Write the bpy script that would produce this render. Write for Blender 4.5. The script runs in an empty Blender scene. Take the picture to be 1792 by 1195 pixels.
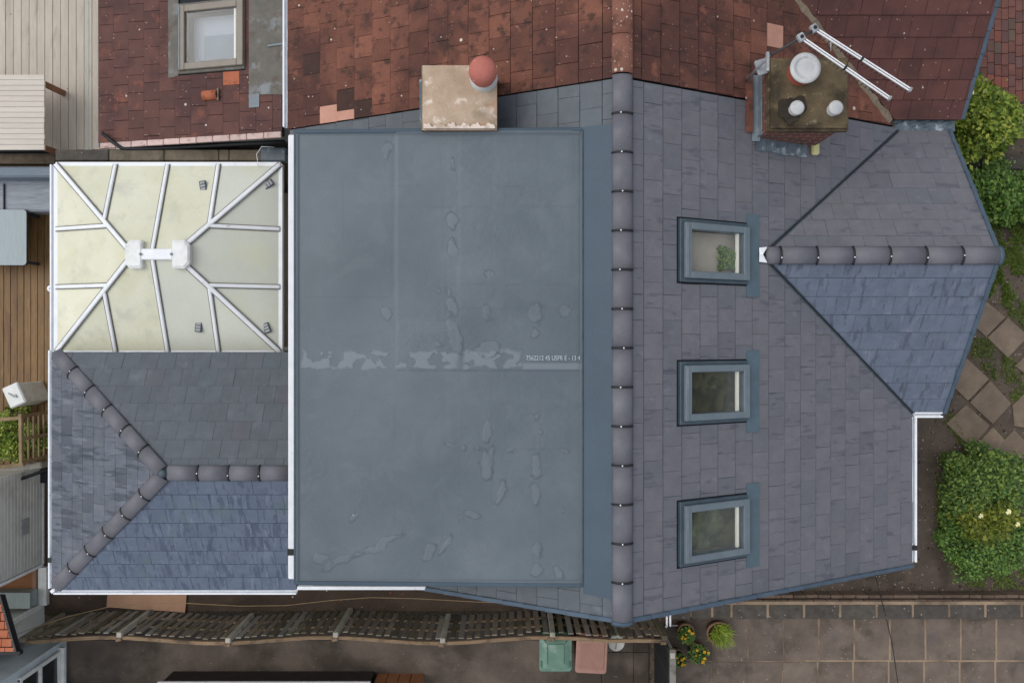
import bpy, math, random
import numpy as np
from mathutils import Matrix, Vector
random.seed(7); np.random.seed(7)
R = math.radians
SC = bpy.context.scene
COL = SC.collection

# ------------------------------------------------------------------ camera, sky, sun, exposure
CAM_Z = 13.5          # drone height over the ground
FPX = 1300.0          # focal length in photo pixels (photo is 1792 wide)
cd = bpy.data.cameras.new('camera'); cam = bpy.data.objects.new('camera', cd); COL.objects.link(cam)
cam.location = (0, 0, CAM_Z); cam.rotation_euler = (0, 0, 0)
cd.sensor_width = 36; cd.lens = 36*FPX/1792; cd.clip_end = 500; cd.clip_start = .1
SC.camera = cam
SUN_EL, SUN_AZ = R(52), R(-75)      # azimuth from +Y, clockwise: light comes from the left
wd = bpy.data.worlds.new('World'); SC.world = wd; wd.use_nodes = True
nt = wd.node_tree; nt.nodes.clear()
sky = nt.nodes.new('ShaderNodeTexSky'); sky.sky_type = 'NISHITA'; sky.sun_disc = False
sky.sun_elevation = SUN_EL; sky.sun_rotation = SUN_AZ; sky.air_density = 1.2; sky.dust_density = 4.0; sky.ozone_density = 1.0
hs = nt.nodes.new('ShaderNodeHueSaturation'); hs.inputs['Saturation'].default_value = .38
bg = nt.nodes.new('ShaderNodeBackground'); bg.inputs['Strength'].default_value = .12
wo_ = nt.nodes.new('ShaderNodeOutputWorld')
cl = nt.nodes.new('ShaderNodeMix'); cl.data_type = 'RGBA'; cl.inputs[0].default_value = .6; cl.inputs[7].default_value = (5.0, 5.25, 5.6, 1)   # even cloud cover over the sky
nt.links.new(sky.outputs[0], hs.inputs['Color']); nt.links.new(hs.outputs[0], cl.inputs[6]); nt.links.new(cl.outputs[2], bg.inputs[0]); nt.links.new(bg.outputs[0], wo_.inputs[0])
sl = bpy.data.lights.new('sun', 'SUN'); sl.energy = 0.8; sl.angle = R(42); sl.color = (1, .96, .9)
so = bpy.data.objects.new('sun', sl); COL.objects.link(so); so.location = (-8, 2, 20)
sd = Vector((math.sin(SUN_AZ)*math.cos(SUN_EL), math.cos(SUN_AZ)*math.cos(SUN_EL), math.sin(SUN_EL)))
so.rotation_euler = sd.to_track_quat('Z', 'Y').to_euler()
vs = SC.view_settings; vs.view_transform = 'Standard'; vs.look = 'None'; vs.gamma = 1; vs.use_curve_mapping = False
vs.exposure = 0.38
SC.cycles.max_bounces = 6; SC.cycles.caustics_reflective = False; SC.cycles.caustics_refractive = False

# ------------------------------------------------------------------ helpers
def at(px, py, z):
    d = CAM_Z - z
    return Vector(((px-896)*d/FPX, (597.5-py)*d/FPX, z))
def lin(c):
    c = c/255.
    return c/12.92 if c <= .04045 else ((c+.055)/1.055)**2.4
def rgb(r, g, b, k=1.0): return (lin(r)*k, lin(g)*k, lin(b)*k, 1)

WO = {}
def link(name, me, parent=None, wo=None, mat=None):
    o = bpy.data.objects.new(name, me); COL.objects.link(o)
    wo = Vector(wo) if wo is not None else Vector((0, 0, 0))
    if parent is not None:
        o.parent = parent; o.location = wo - WO[parent.name]
    else:
        o.location = wo
    WO[o.name] = wo
    if mat is not None and me is not None and not me.materials: me.materials.append(mat)
    return o
def tag(o, label=None, cat=None, group=None, kind=None):
    if label: o['label'] = label
    if cat: o['category'] = cat
    if group: o['group'] = group
    if kind: o['kind'] = kind
    return o
def thing(name, loc, label, cat, group=None, kind=None):
    return tag(link(name, None, None, loc), label, cat, group, kind)

class MB:
    def __init__(s): s.v = []; s.f = []; s.sm = []
    def add(s, vs, fs, smooth=False):
        b = len(s.v); s.v += [Vector(p) for p in vs]
        for f in fs: s.f.append([b+i for i in f]); s.sm.append(smooth)
        return s
    def box(s, x0, x1, y0, y1, z0, z1, c=0.0):
        return s.obox(((x0+x1)/2, (y0+y1)/2, (z0+z1)/2), (abs(x1-x0), abs(y1-y0), abs(z1-z0)), None, c)
    def obox(s, c, size, rot=None, ch=0.0):
        # box with optionally chamfered vertical+top edges
        c = Vector(c); hx, hy, hz = [k/2 for k in size]
        if ch <= 0 or ch > min(hx, hy, hz)*.9:
            vs = [(-hx,-hy,-hz),(hx,-hy,-hz),(hx,hy,-hz),(-hx,hy,-hz),(-hx,-hy,hz),(hx,-hy,hz),(hx,hy,hz),(-hx,hy,hz)]
            fs = [(3,2,1,0),(4,5,6,7),(0,1,5,4),(1,2,6,5),(2,3,7,6),(3,0,4,7)]
        else:
            def ring(x, y, z, k): return [(-x+k,-y,z),(x-k,-y,z),(x,-y+k,z),(x,y-k,z),(x-k,y,z),(-x+k,y,z),(-x,y-k,z),(-x,-y+k,z)]
            vs = ring(hx,hy,-hz,ch)+ring(hx,hy,hz-ch,ch)+ring(hx-ch,hy-ch,hz,ch*.6)
            fs = [tuple(range(7,-1,-1)), tuple(range(16,24))]
            for b in (0, 8):
                for i in range(8): j = (i+1) % 8; fs.append((b+i, b+j, b+8+j, b+8+i))
        vs = [Vector(p) for p in vs]
        if rot is not None: vs = [rot @ p for p in vs]
        return s.add([p+c for p in vs], fs)
    def bar(s, a, b, w, h, up=(0, 0, 1), ch=0.0):
        a = Vector(a); b = Vector(b); d = b-a; L = d.length; d.normalize()
        side = d.cross(Vector(up)); side.normalize(); u = side.cross(d)
        M = Matrix((side, d, u)).transposed()
        return s.obox((a+b)/2, (w, L, h), M, ch)
    def prism(s, poly, z0, z1):
        n = len(poly); z0s = z0 if hasattr(z0, '__len__') else [z0]*n; z1s = z1 if hasattr(z1, '__len__') else [z1]*n
        vs = [(p[0], p[1], z0s[i]) for i, p in enumerate(poly)]+[(p[0], p[1], z1s[i]) for i, p in enumerate(poly)]
        fs = [tuple(range(n-1, -1, -1)), tuple(range(n, 2*n))]+[(i, (i+1) % n, n+(i+1) % n, n+i) for i in range(n)]
        return s.add(vs, fs)
    def tube(s, pts, r, n=8, cap=True):
        pts = [Vector(p) for p in pts]; m = len(pts); vs = []
        rs = r if hasattr(r, '__len__') else [r]*m
        for i, p in enumerate(pts):
            d = (pts[min(i+1, m-1)]-pts[max(i-1, 0)]).normalized()
            up = Vector((0, 0, 1)) if abs(d.z) < .9 else Vector((1, 0, 0))
            a = d.cross(up).normalized(); b = a.cross(d)
            for k in range(n):
                t = 2*math.pi*k/n; vs.append(p+(a*math.cos(t)+b*math.sin(t))*rs[i])
        fs = [(i*n+k, i*n+(k+1) % n, (i+1)*n+(k+1) % n, (i+1)*n+k) for i in range(m-1) for k in range(n)]
        s.add(vs, fs, True)
        if cap:
            b = len(s.v)-m*n
            s.f.append([b+k for k in range(n-1, -1, -1)]); s.sm.append(False)
            s.f.append([b+(m-1)*n+k for k in range(n)]); s.sm.append(False)
        return s
    def lathe(s, prof, c, n=28, sx=1, sy=1):
        c = Vector(c); vs = []
        for r, z in prof:
            for k in range(n):
                t = 2*math.pi*k/n; vs.append(c+Vector((r*math.cos(t)*sx, r*math.sin(t)*sy, z)))
        m = len(prof)
        fs = [(i*n+k, i*n+(k+1) % n, (i+1)*n+(k+1) % n, (i+1)*n+k) for i in range(m-1) for k in range(n)]
        s.add(vs, fs, True)
        b = len(s.v)-m*n
        s.f.append([b+(m-1)*n+k for k in range(n)]); s.sm.append(False)
        return s
    def build(s, name, mat, parent=None, wo=None, smooth=None):
        if wo is None:
            lo = [min(p[i] for p in s.v) for i in range(3)]; hi = [max(p[i] for p in s.v) for i in range(3)]
            wo = Vector(((lo[0]+hi[0])/2, (lo[1]+hi[1])/2, lo[2]))
        me = bpy.data.meshes.new(name)
        me.from_pydata([tuple(p-wo) for p in s.v], [], s.f)
        me.polygons.foreach_set('use_smooth', s.sm)
        me.update()
        return link(name, me, parent, wo, mat)

# ------------------------------------------------------------------ materials
def new_mat(name):
    m = bpy.data.materials.new(name); m.use_nodes = True
    n = m.node_tree.nodes; b = n['Principled BSDF']
    return m, m.node_tree, b
def N(t, kind, **kw):
    n = t.nodes.new(kind)
    for k, v in kw.items(): setattr(n, k, v)
    return n
def ramp(t, stops):
    r = N(t, 'ShaderNodeValToRGB'); e = r.color_ramp.elements
    while len(e) < len(stops): e.new(.5)
    for i, (p, c) in enumerate(stops): e[i].position = p; e[i].color = c
    return r
def mixc(t, fac, a, b, mode='MIX'):
    m = N(t, 'ShaderNodeMix', data_type='RGBA', blend_type=mode)
    for sock, v in ((m.inputs[0], fac), (m.inputs[6], a), (m.inputs[7], b)):
        if hasattr(v, 'is_linked') or isinstance(v, bpy.types.NodeSocket): t.links.new(v, sock)
        else: sock.default_value = v
    return m.outputs[2]
def mathn(t, op, a, b=None, c=None, clamp=False):
    m = N(t, 'ShaderNodeMath', operation=op); m.use_clamp = clamp
    for i, v in enumerate((a, b, c)):
        if v is None: continue
        if isinstance(v, bpy.types.NodeSocket): t.links.new(v, m.inputs[i])
        else: m.inputs[i].default_value = v
    return m.outputs[0]
def pmat(name, c1, c2=None, rough=.7, scale=6, detail=6, stretch=(1, 1, 1), rnd=.2, tint=None, bump=.15, bscale=90, bdist=.004,
         spots=None, stains=None, spec=.35, coat=0, rough_var=.1, alt=None, grain=.12, alt_mix=.75):
    """procedural surface: c1..c2 clouded by noise in world space, per-object tone, optional lichen spots and dark/light stains"""
    m, t, b = new_mat(name); L = t.links
    geo = N(t, 'ShaderNodeNewGeometry'); oi = N(t, 'ShaderNodeObjectInfo')
    mp = N(t, 'ShaderNodeMapping'); mp.inputs['Scale'].default_value = stretch
    L.new(geo.outputs['Position'], mp.inputs['Vector'])
    off = N(t, 'ShaderNodeVectorMath', operation='ADD'); L.new(mp.outputs[0], off.inputs[0])
    cmb = N(t, 'ShaderNodeCombineXYZ')
    rr = mathn(t, 'MULTIPLY', oi.outputs['Random'], 37.0); L.new(rr, cmb.inputs[2]); L.new(cmb.outputs[0], off.inputs[1])
    no = N(t, 'ShaderNodeTexNoise'); no.inputs['Scale'].default_value = scale; no.inputs['Detail'].default_value = detail; no.inputs['Roughness'].default_value = .62
    L.new(off.outputs[0], no.inputs['Vector'])
    c2 = c2 or tuple(x*1.35 for x in c1[:3])+(1,)
    rp = ramp(t, [(.3, c1), (.7, c2)]); L.new(no.outputs[0], rp.inputs[0]); col = rp.outputs[0]
    fine = N(t, 'ShaderNodeTexNoise'); fine.inputs['Scale'].default_value = bscale; fine.inputs['Detail'].default_value = 4; L.new(geo.outputs['Position'], fine.inputs['Vector'])
    if alt:      # a share of the pieces in another tone: (share, colour)
        for q, (share, ac) in enumerate(alt):
            h = mathn(t, 'FRACT', mathn(t, 'MULTIPLY', oi.outputs['Random'], 17.3+q*31.7))
            f = mathn(t, 'LESS_THAN', h, share)
            col = mixc(t, mathn(t, 'MULTIPLY', f, alt_mix), col, ac)
    if grain:
        g = mathn(t, 'MULTIPLY_ADD', fine.outputs[0], grain*2, 1-grain)
        gr = N(t, 'ShaderNodeCombineColor'); [L.new(g, gr.inputs[i]) for i in range(3)]
        col = mixc(t, 1.0, col, gr.outputs[0], 'MULTIPLY')
    if rnd:
        k = mathn(t, 'MULTIPLY_ADD', oi.outputs['Random'], rnd*2, 1-rnd)
        kc = N(t, 'ShaderNodeCombineColor'); [L.new(k, kc.inputs[i]) for i in range(3)]
        col = mixc(t, 1.0, col, kc.outputs[0], 'MULTIPLY')
    for st in (stains or []):   # (colour, scale, stretch, lo, hi, strength)
        sc_, ss, sstr, lo, hi, amt = st[:6]
        mp2 = N(t, 'ShaderNodeMapping'); mp2.inputs['Scale'].default_value = sstr; mp2.inputs['Location'].default_value = (lo*31, hi*17, ss)
        src_ = geo.outputs['Position']
        if len(st) > 6:
            ad = N(t, 'ShaderNodeVectorMath', operation='ADD'); L.new(src_, ad.inputs[0]); L.new(cmb.outputs[0], ad.inputs[1]); src_ = ad.outputs[0]
        L.new(src_, mp2.inputs['Vector'])
        n2 = N(t, 'ShaderNodeTexNoise'); n2.inputs['Scale'].default_value = ss; n2.inputs['Detail'].default_value = 5; n2.inputs['Roughness'].default_value = .6
        L.new(mp2.outputs[0], n2.inputs['Vector'])
        mr = N(t, 'ShaderNodeMapRange'); mr.inputs[1].default_value = lo; mr.inputs[2].default_value = hi; mr.inputs[4].default_value = amt
        L.new(n2.outputs[0], mr.inputs[0])
        col = mixc(t, mr.outputs[0], col, sc_)
    for sp in (spots or []):    # (colour, scale, radius, share)
        scol, ss, rad, share = sp
        vo = N(t, 'ShaderNodeTexVoronoi'); vo.inputs['Scale'].default_value = ss; L.new(geo.outputs['Position'], vo.inputs['Vector'])
        sepc = N(t, 'ShaderNodeSeparateColor'); L.new(vo.outputs['Color'], sepc.inputs[0])
        rr2 = mathn(t, 'MULTIPLY', sepc.outputs[1], rad*1.6)
        f = mathn(t, 'MULTIPLY', mathn(t, 'LESS_THAN', vo.outputs['Distance'], rr2), mathn(t, 'LESS_THAN', sepc.outputs[0], share))
        col = mixc(t, f, col, scol)
    L.new(col, b.inputs['Base Color'])
    rv = mathn(t, 'MULTIPLY_ADD', no.outputs[0], rough_var*2, rough-rough_var, clamp=True); L.new(rv, b.inputs['Roughness'])
    b.inputs['Specular IOR Level'].default_value = spec
    if coat: b.inputs['Coat Weight'].default_value = coat; b.inputs['Coat Roughness'].default_value = .25
    if bump:
        bp = N(t, 'ShaderNodeBump'); bp.inputs['Strength'].default_value = bump; bp.inputs['Distance'].default_value = bdist
        L.new(fine.outputs[0], bp.inputs['Height']); L.new(bp.outputs[0], b.inputs['Normal'])
    return m

WET = rgb(58, 62, 76); PALE = rgb(124, 128, 140)
slate_stain_x = [(WET, 2.6, (1.0, 4.2, 1), .59, .64, .40, 1), (PALE, 3.0, (1.6, 2.4, 1), .60, .72, .35, 1)]
slate_stain_y = [(WET, 2.6, (4.2, 1.0, 1), .57, .61, .5, 1), (PALE, 3.0, (2.5, 1.2, 1), .57, .69, .45, 1)]
M = {}
M['slate_x'] = pmat('grey slate, falls east west', rgb(97, 97, 104), rgb(109, 108, 115), spots=[(rgb(148, 150, 158), 34, .10, .10), (rgb(160, 162, 168), 90, .14, .08)], rough=.5, scale=5, rnd=.035, bump=.25, alt_mix=.22, stains=slate_stain_x, alt=[(.10, rgb(80, 90, 100)), (.07, rgb(72, 72, 82))])
M['slate_y'] = pmat('grey slate, falls north south', rgb(86, 96, 113), rgb(102, 111, 128), spots=[(rgb(148, 150, 158), 34, .10, .10), (rgb(160, 162, 168), 90, .14, .08)], rough=.5, scale=5, rnd=.035, bump=.25, alt_mix=.22, stains=slate_stain_y, alt=[(.10, rgb(78, 88, 100))])  # bluer base colour paints the sky reflected on this slope
M['slate_s'] = pmat('grey slate, blue, falls south', rgb(84, 96, 115), rgb(100, 110, 129), spots=[(rgb(148, 150, 158), 34, .10, .10), (rgb(160, 162, 168), 90, .14, .08)], rough=.5, scale=5, rnd=.035, bump=.25, alt_mix=.22, stains=[(rgb(62, 71, 90), 2.6, (4.6, 1.1, 1), .55, .59, .6, 1), (rgb(126, 136, 152), 3.0, (3.5, 1.2, 1), .57, .69, .4, 1), (rgb(92, 108, 112), 2.0, (1, 1, 1), .58, .66, .5)], alt=[(.10, rgb(78, 88, 100))])  # blue of the mirrored sky painted into the slate colour
M['slate_n'] = pmat('grey slate, greener', rgb(80, 86, 93), rgb(93, 99, 106), spots=[(rgb(148, 150, 158), 34, .10, .10), (rgb(160, 162, 168), 90, .14, .08)], rough=.6, scale=5, rnd=.05, bump=.25, alt_mix=.3, alt=[(.12, rgb(80, 92, 98)), (.08, rgb(92, 84, 92))], stains=[(PALE, 3, (1, 1, 1), .6, .72, .3)])
M['slate_w'] = pmat('grey slate, weathered', rgb(76, 83, 95), rgb(98, 103, 113), spots=[(rgb(148, 150, 158), 34, .10, .10), (rgb(160, 162, 168), 90, .14, .08)], rough=.5, scale=5, rnd=.12, bump=.25, alt_mix=.6, stains=[(rgb(52, 60, 72), 2.4, (.9, 4.5, 1), .54, .60, .7), (PALE, 3, (.8, 4, 1), .58, .68, .5)], alt=[(.12, rgb(62, 68, 80))])
M['ridge'] = pmat('grey ridge tile', rgb(94, 94, 102), rgb(109, 109, 116), spots=[(rgb(148, 150, 158), 34, .10, .10), (rgb(160, 162, 168), 90, .14, .08)], rough=.55, scale=3, rnd=.06, bump=.2, stains=[(rgb(82, 88, 100), 3, (1, 1, 1), .52, .7, .5)])
M['underlay'] = pmat('dark underlay', rgb(34, 36, 42), rgb(46, 48, 54), rough=.9, rnd=0)
M['black'] = pmat('black plastic', rgb(24, 26, 30), rgb(34, 36, 40), rough=.5, rnd=0, bump=0)
M['screw'] = pmat('steel screw head', rgb(225, 228, 232), rgb(240, 240, 244), rough=.35, rnd=0, bump=0)
M['verge'] = pmat('blue grey verge trim', rgb(62, 78, 94), rgb(76, 92, 108), rough=.5, rnd=.06, bump=.05)
M['lead'] = pmat('lead flashing', rgb(96, 108, 116), rgb(120, 130, 138), rough=.5, scale=4, rnd=.08, spec=.5, stains=[(rgb(150, 160, 170), 5, (1, 1, 1), .58, .7, .5)])
M['leaddark'] = pmat('dark lead', rgb(70, 82, 92), rgb(96, 108, 118), rough=.45, scale=6, rnd=.08, spec=.5, stains=[(rgb(176, 190, 200), 7, (1, 1, 1), .56, .66, .7)])
M['upvc'] = pmat('white upvc', rgb(222, 226, 232), rgb(238, 240, 244), rough=.35, rnd=.02, bump=0, stains=[(rgb(150, 150, 146), 6, (1, 1, 1), .64, .76, .5)], grain=.02)
M['upvc_old'] = pmat('grimy white upvc', rgb(206, 208, 206), rgb(232, 234, 234), rough=.4, rnd=.04, bump=.05, stains=[(rgb(150, 148, 130), 5, (1, 1, 1), .6, .75, .5)], grain=.04)
tile_st = [(rgb(66, 42, 40), .55, (1, 1, 1), .46, .60, .75), (rgb(64, 44, 40), 3.2, (1, 1, 1), .54, .62, .6), (rgb(60, 42, 38), 7, (1, 1, 1), .54, .66, .8), (rgb(150, 96, 76), 5, (1, 1, 1), .60, .72, .5), (rgb(62, 60, 38), 4, (1, 1, 1), .66, .74, .6)]
lich = [(rgb(200, 190, 178), 7.5, .13, .13), (rgb(180, 164, 146), 17, .13, .06), (rgb(140, 112, 96), 44, .22, .08)]
M['terra'] = pmat('weathered terracotta tile', rgb(100, 62, 51), rgb(124, 80, 65), rough=.85, scale=3, rnd=.15, bump=.5, bscale=70, bdist=.006, spots=lich, stains=tile_st, alt=[(.12, rgb(86, 54, 46)), (.10, rgb(132, 86, 70))], alt_mix=.45, grain=.3)
M['terra_dark'] = pmat('dark maroon tile', rgb(80, 52, 49), rgb(100, 66, 59), rough=.75, scale=2.6, rnd=.14, bump=.45, bscale=70, bdist=.006, spots=[(rgb(190, 180, 175), 9, .12, .12), (rgb(160, 130, 120), 30, .2, .12)], stains=[(rgb(66, 42, 42), 1.8, (1, 1, 1), .48, .62, .7), (rgb(142, 82, 62), 4, (1, 1, 1), .60, .72, .5)], grain=.2)
M['terra_gable'] = pmat('maroon tile facing south', rgb(78, 49, 47), rgb(96, 61, 55), rough=.75, scale=2.6, rnd=.12, bump=.45, bscale=70, bdist=.006, spots=[(rgb(190, 180, 175), 9, .12, .14), (rgb(160, 130, 120), 30, .2, .12)], stains=[(rgb(66, 42, 40), 2, (1, 1, 1), .5, .62, .6)], grain=.2)
M['tile_black'] = pmat('blackened tile', rgb(56, 38, 34), rgb(70, 48, 42), rough=.85, rnd=.1, bump=.4, spots=lich)
M['tile_pink'] = pmat('pale pink tile', rgb(176, 128, 112), rgb(190, 146, 130), rough=.85, rnd=.08, bump=.4)
M['tile_orange'] = pmat('fresh orange tile', rgb(162, 92, 64), rgb(178, 106, 76), rough=.75, rnd=.06, bump=.3, stains=[(rgb(120, 62, 40), 9, (1, 1, 1), .56, .68, .6)])
M['ridge_terra'] = pmat('terracotta ridge tile', rgb(116, 76, 64), rgb(138, 94, 80), rough=.85, scale=5, rnd=.08, bump=.5, spots=[(rgb(206, 196, 184), 16, .2, .3), (rgb(180, 160, 140), 40, .25, .3)], stains=[(rgb(74, 52, 46), 5, (1, 1, 1), .5, .64, .6)])
M['mortar'] = pmat('mossy mortar', rgb(110, 98, 84), rgb(136, 122, 106), rough=.95, scale=9, rnd=.05, bump=.6, bscale=40, bdist=.01, stains=[(rgb(76, 74, 60), 6, (1, 1, 1), .54, .66, .6)])
M['pinkmortar'] = pmat('pale verge mortar', rgb(186, 160, 154), rgb(210, 186, 180), rough=.95, scale=9, rnd=.1, bump=.6, bscale=40, bdist=.008, stains=[(rgb(120, 100, 96), 8, (1, 1, 1), .56, .66, .6)])
M['whitemortar'] = pmat('white lime bloom', rgb(200, 184, 172), rgb(222, 210, 200), rough=.95, scale=9, rnd=0, bump=.5, bscale=40, stains=[(rgb(170, 150, 132), 9, (1, 1, 1), .52, .62, .8)])
M['flaunch'] = pmat('cream mortar flaunching', rgb(164, 142, 122), rgb(184, 164, 144), rough=.92, scale=4, rnd=0, bump=.5, bscale=30, bdist=.01, stains=[(rgb(226, 212, 200), 6, (1, 1, 1), .58, .66, .7), (rgb(136, 122, 104), 3, (1, 1, 1), .56, .68, .6), (rgb(190, 140, 104), 3.4, (1, 1, 1), .6, .7, .5)])
M['crown'] = pmat('mossy chimney crown', rgb(78, 68, 52), rgb(106, 92, 70), rough=.95, scale=5, rnd=0, bump=.6, bscale=30, bdist=.012, stains=[(rgb(52, 45, 34), 3.4, (1, 1, 1), .48, .62, .85), (rgb(160, 136, 56), 8, (1, 1, 1), .64, .72, .7), (rgb(150, 138, 116), 9, (1, 1, 1), .62, .72, .5)])
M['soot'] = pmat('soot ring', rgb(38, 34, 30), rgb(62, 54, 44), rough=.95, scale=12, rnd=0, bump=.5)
M['pot'] = pmat('terracotta pot', rgb(168, 98, 88), rgb(184, 114, 102), rough=.8, rnd=.04, bump=.25, spots=[(rgb(214, 180, 160), 30, .2, .12)])
M['potred'] = pmat('red chimney pot', rgb(126, 66, 52), rgb(146, 80, 64), rough=.85, rnd=.04)
M['alu'] = pmat('aluminium cowl', rgb(172, 174, 176), rgb(196, 197, 198), rough=.5, rnd=.04, bump=.05, spec=.6, stains=[(rgb(160, 160, 158), 9, (1, 1, 1), .58, .7, .6)])
M['aluwhite'] = pmat('pale aluminium rail', rgb(226, 228, 232), rgb(240, 240, 242), rough=.35, rnd=.02, bump=0)
M['galv'] = pmat('galvanised steel', rgb(130, 134, 138), rgb(160, 164, 168), rough=.45, rnd=.05, spec=.6, stains=[(rgb(200, 204, 206), 12, (1, 1, 1), .58, .68, .6)])
M['darkmetal'] = pmat('dark painted steel', rgb(50, 52, 56), rgb(70, 72, 76), rough=.5, rnd=.05)
M['soil'] = pmat('bare brown soil', rgb(78, 68, 60), rgb(104, 92, 82), rough=.95, scale=2.2, rnd=0, bump=.9, bscale=60, bdist=.02, grain=.35, spots=[(rgb(160, 148, 136), 22, .2, .2), (rgb(190, 182, 172), 34, .2, .06), (rgb(60, 48, 40), 16, .3, .3)], stains=[(rgb(58, 48, 40), 1.4, (1, 1, 1), .5, .64, .6), (rgb(80, 92, 48), 1.6, (1, 1, 1), .62, .72, .5)])
M['alleysoil'] = pmat('damp alley soil', rgb(62, 50, 43), rgb(82, 68, 58), rough=.9, scale=1.6, rnd=0, bump=.8, bscale=50, bdist=.015, grain=.3, spots=[(rgb(190, 186, 178), 8, .08, .2), (rgb(126, 70, 50), 9, .14, .12)], stains=[(rgb(52, 42, 36), 2.2, (.4, 1, 1), .5, .66, .7), (rgb(74, 72, 40), 2.6, (1, 1, 1), .6, .72, .5)])
M['path'] = pmat('stained concrete path', rgb(80, 70, 62), rgb(108, 97, 87), rough=.8, scale=1.4, rnd=.1, bump=.6, bscale=55, bdist=.01, grain=.28, spots=[(rgb(150, 140, 128), 30, .16, .05)], stains=[(rgb(56, 48, 42), .9, (1, 1, 1), .44, .60, .85), (rgb(86, 78, 46), 1.3, (1, 1, 1), .60, .72, .6)])
M['patio'] = pmat('brown grey paving slab', rgb(94, 83, 75), rgb(120, 107, 97), rough=.8, scale=2.6, rnd=.12, bump=.5, bscale=60, bdist=.006, grain=.22, spots=[(rgb(172, 158, 140), 26, .16, .12)], stains=[(rgb(70, 60, 54), 1.8, (1, 1, 1), .52, .66, .7), (rgb(84, 82, 92), 2.2, (1, 1, 1), .6, .7, .4)])
M['joint'] = pmat('pale sandy jointing', rgb(132, 114, 96), rgb(160, 140, 118), rough=.95, scale=4, rnd=0, bump=.5, stains=[(rgb(72, 62, 54), 1.2, (1, 1, 1), .5, .62, .6)])
M['slab'] = pmat('worn buff slab', rgb(110, 96, 83), rgb(134, 118, 103), rough=.85, scale=4, rnd=.12, bump=.5, bscale=60, bdist=.006, grain=.2, stains=[(rgb(104, 92, 80), 3, (1, 1, 1), .5, .66, .6)])
M['coping'] = pmat('dark stone coping block', rgb(64, 60, 56), rgb(92, 86, 80), rough=.9, scale=7, rnd=.12, bump=.7, bscale=50, bdist=.008, spots=[(rgb(160, 152, 142), 26, .2, .12)])
M['wallcoping'] = pmat('weathered concrete coping', rgb(104, 94, 80), rgb(130, 120, 104), rough=.92, scale=5, rnd=.16, bump=.6, bscale=50, bdist=.008, stains=[(rgb(78, 72, 60), 4, (1, 1, 1), .52, .64, .6)])
M['brickwall'] = pmat('brown brick', rgb(92, 78, 68), rgb(116, 98, 86), rough=.9, scale=8, rnd=.2, bump=.5, bscale=60, bdist=.006)
M['paver'] = pmat('red block paver', rgb(100, 66, 60), rgb(120, 82, 74), rough=.9, scale=6, rnd=.14, bump=.5, bscale=70, bdist=.005, alt=[(.30, rgb(100, 76, 74)), (.12, rgb(136, 82, 70)), (.12, rgb(96, 84, 74))], grain=.25)
M['render'] = pmat('pale render', rgb(176, 172, 164), rgb(196, 192, 184), rough=.9, scale=2, rnd=0, bump=.5, bscale=60)
M['wallgrey'] = pmat('light grey rendered wall', rgb(176, 188, 196), rgb(196, 206, 212), rough=.85, scale=2, rnd=0, bump=.3, bscale=60, stains=[(rgb(140, 150, 156), 2, (1, 1, 1), .56, .7, .5)])
M['deck'] = pmat('oiled brown deck board', rgb(102, 76, 44), rgb(136, 104, 64), rough=.55, scale=3, stretch=(9, .8, 1), rnd=.14, bump=.5, bscale=50, stains=[(rgb(92, 62, 40), 2, (4, .7, 1), .52, .66, .7), (rgb(150, 120, 88), 3, (7, .8, 1), .6, .7, .5)])
M['creamdeck'] = pmat('cream composite board', rgb(176, 166, 154), rgb(192, 182, 170), rough=.7, scale=2.4, stretch=(5, .8, 1), rnd=.05, bump=.2, spots=[(rgb(126, 112, 92), 16, .16, .10)], stains=[(rgb(150, 138, 122), 2, (3, .7, 1), .56, .68, .5)], grain=.08)
M['teal'] = pmat('faded teal strip', rgb(158, 170, 162), rgb(176, 184, 176), rough=.7, rnd=0)
M['creamslat'] = pmat('cream table slat', rgb(192, 184, 174), rgb(206, 198, 188), rough=.65, scale=3, stretch=(.8, 5, 1), rnd=.04, bump=.15, grain=.06)
M['leg'] = pmat('brown timber leg', rgb(118, 82, 62), rgb(140, 100, 78), rough=.7, rnd=.05)
M['fence'] = pmat('weathered fence timber', rgb(104, 96, 84), rgb(140, 130, 116), rough=.9, scale=4, stretch=(6, 6, .8), rnd=.22, bump=.6, bscale=45, bdist=.006, alt=[(.25, rgb(88, 84, 66)), (.15, rgb(140, 138, 134))], stains=[(rgb(84, 88, 46), 1.8, (1, 1, 1), .54, .68, .55), (rgb(62, 56, 48), 3, (1, 1, 1), .54, .66, .6)])
M['fencerail'] = pmat('brown fence rail', rgb(112, 92, 72), rgb(142, 120, 96), rough=.9, scale=5, stretch=(.8, 6, 6), rnd=.14, bump=.5, stains=[(rgb(70, 60, 50), 3, (1, 1, 1), .5, .64, .7)])
M['fencepost'] = pmat('pale grey fence post', rgb(150, 146, 136), rgb(178, 174, 164), rough=.9, scale=5, rnd=.08, bump=.5, stains=[(rgb(104, 100, 80), 4, (1, 1, 1), .54, .68, .6)])
M['blackfence'] = pmat('black stained board', rgb(26, 26, 28), rgb(40, 40, 42), rough=.7, rnd=.2)
M['card'] = pmat('brown cardboard', rgb(172, 134, 108), rgb(186, 148, 122), rough=.9, scale=3, rnd=0, bump=.1, grain=.06)
M['string'] = pmat('tan string', rgb(150, 128, 96), rgb(170, 148, 112), rough=.9, rnd=0)
M['cable'] = pmat('black cable', rgb(30, 30, 32), rgb(40, 40, 42), rough=.6, rnd=0, bump=0)
M['bingreen'] = pmat('green bin plastic', rgb(88, 118, 104), rgb(106, 136, 122), rough=.5, scale=4, rnd=0, bump=.15, stains=[(rgb(150, 172, 160), 4, (1, 1, 1), .54, .7, .5)])
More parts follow.
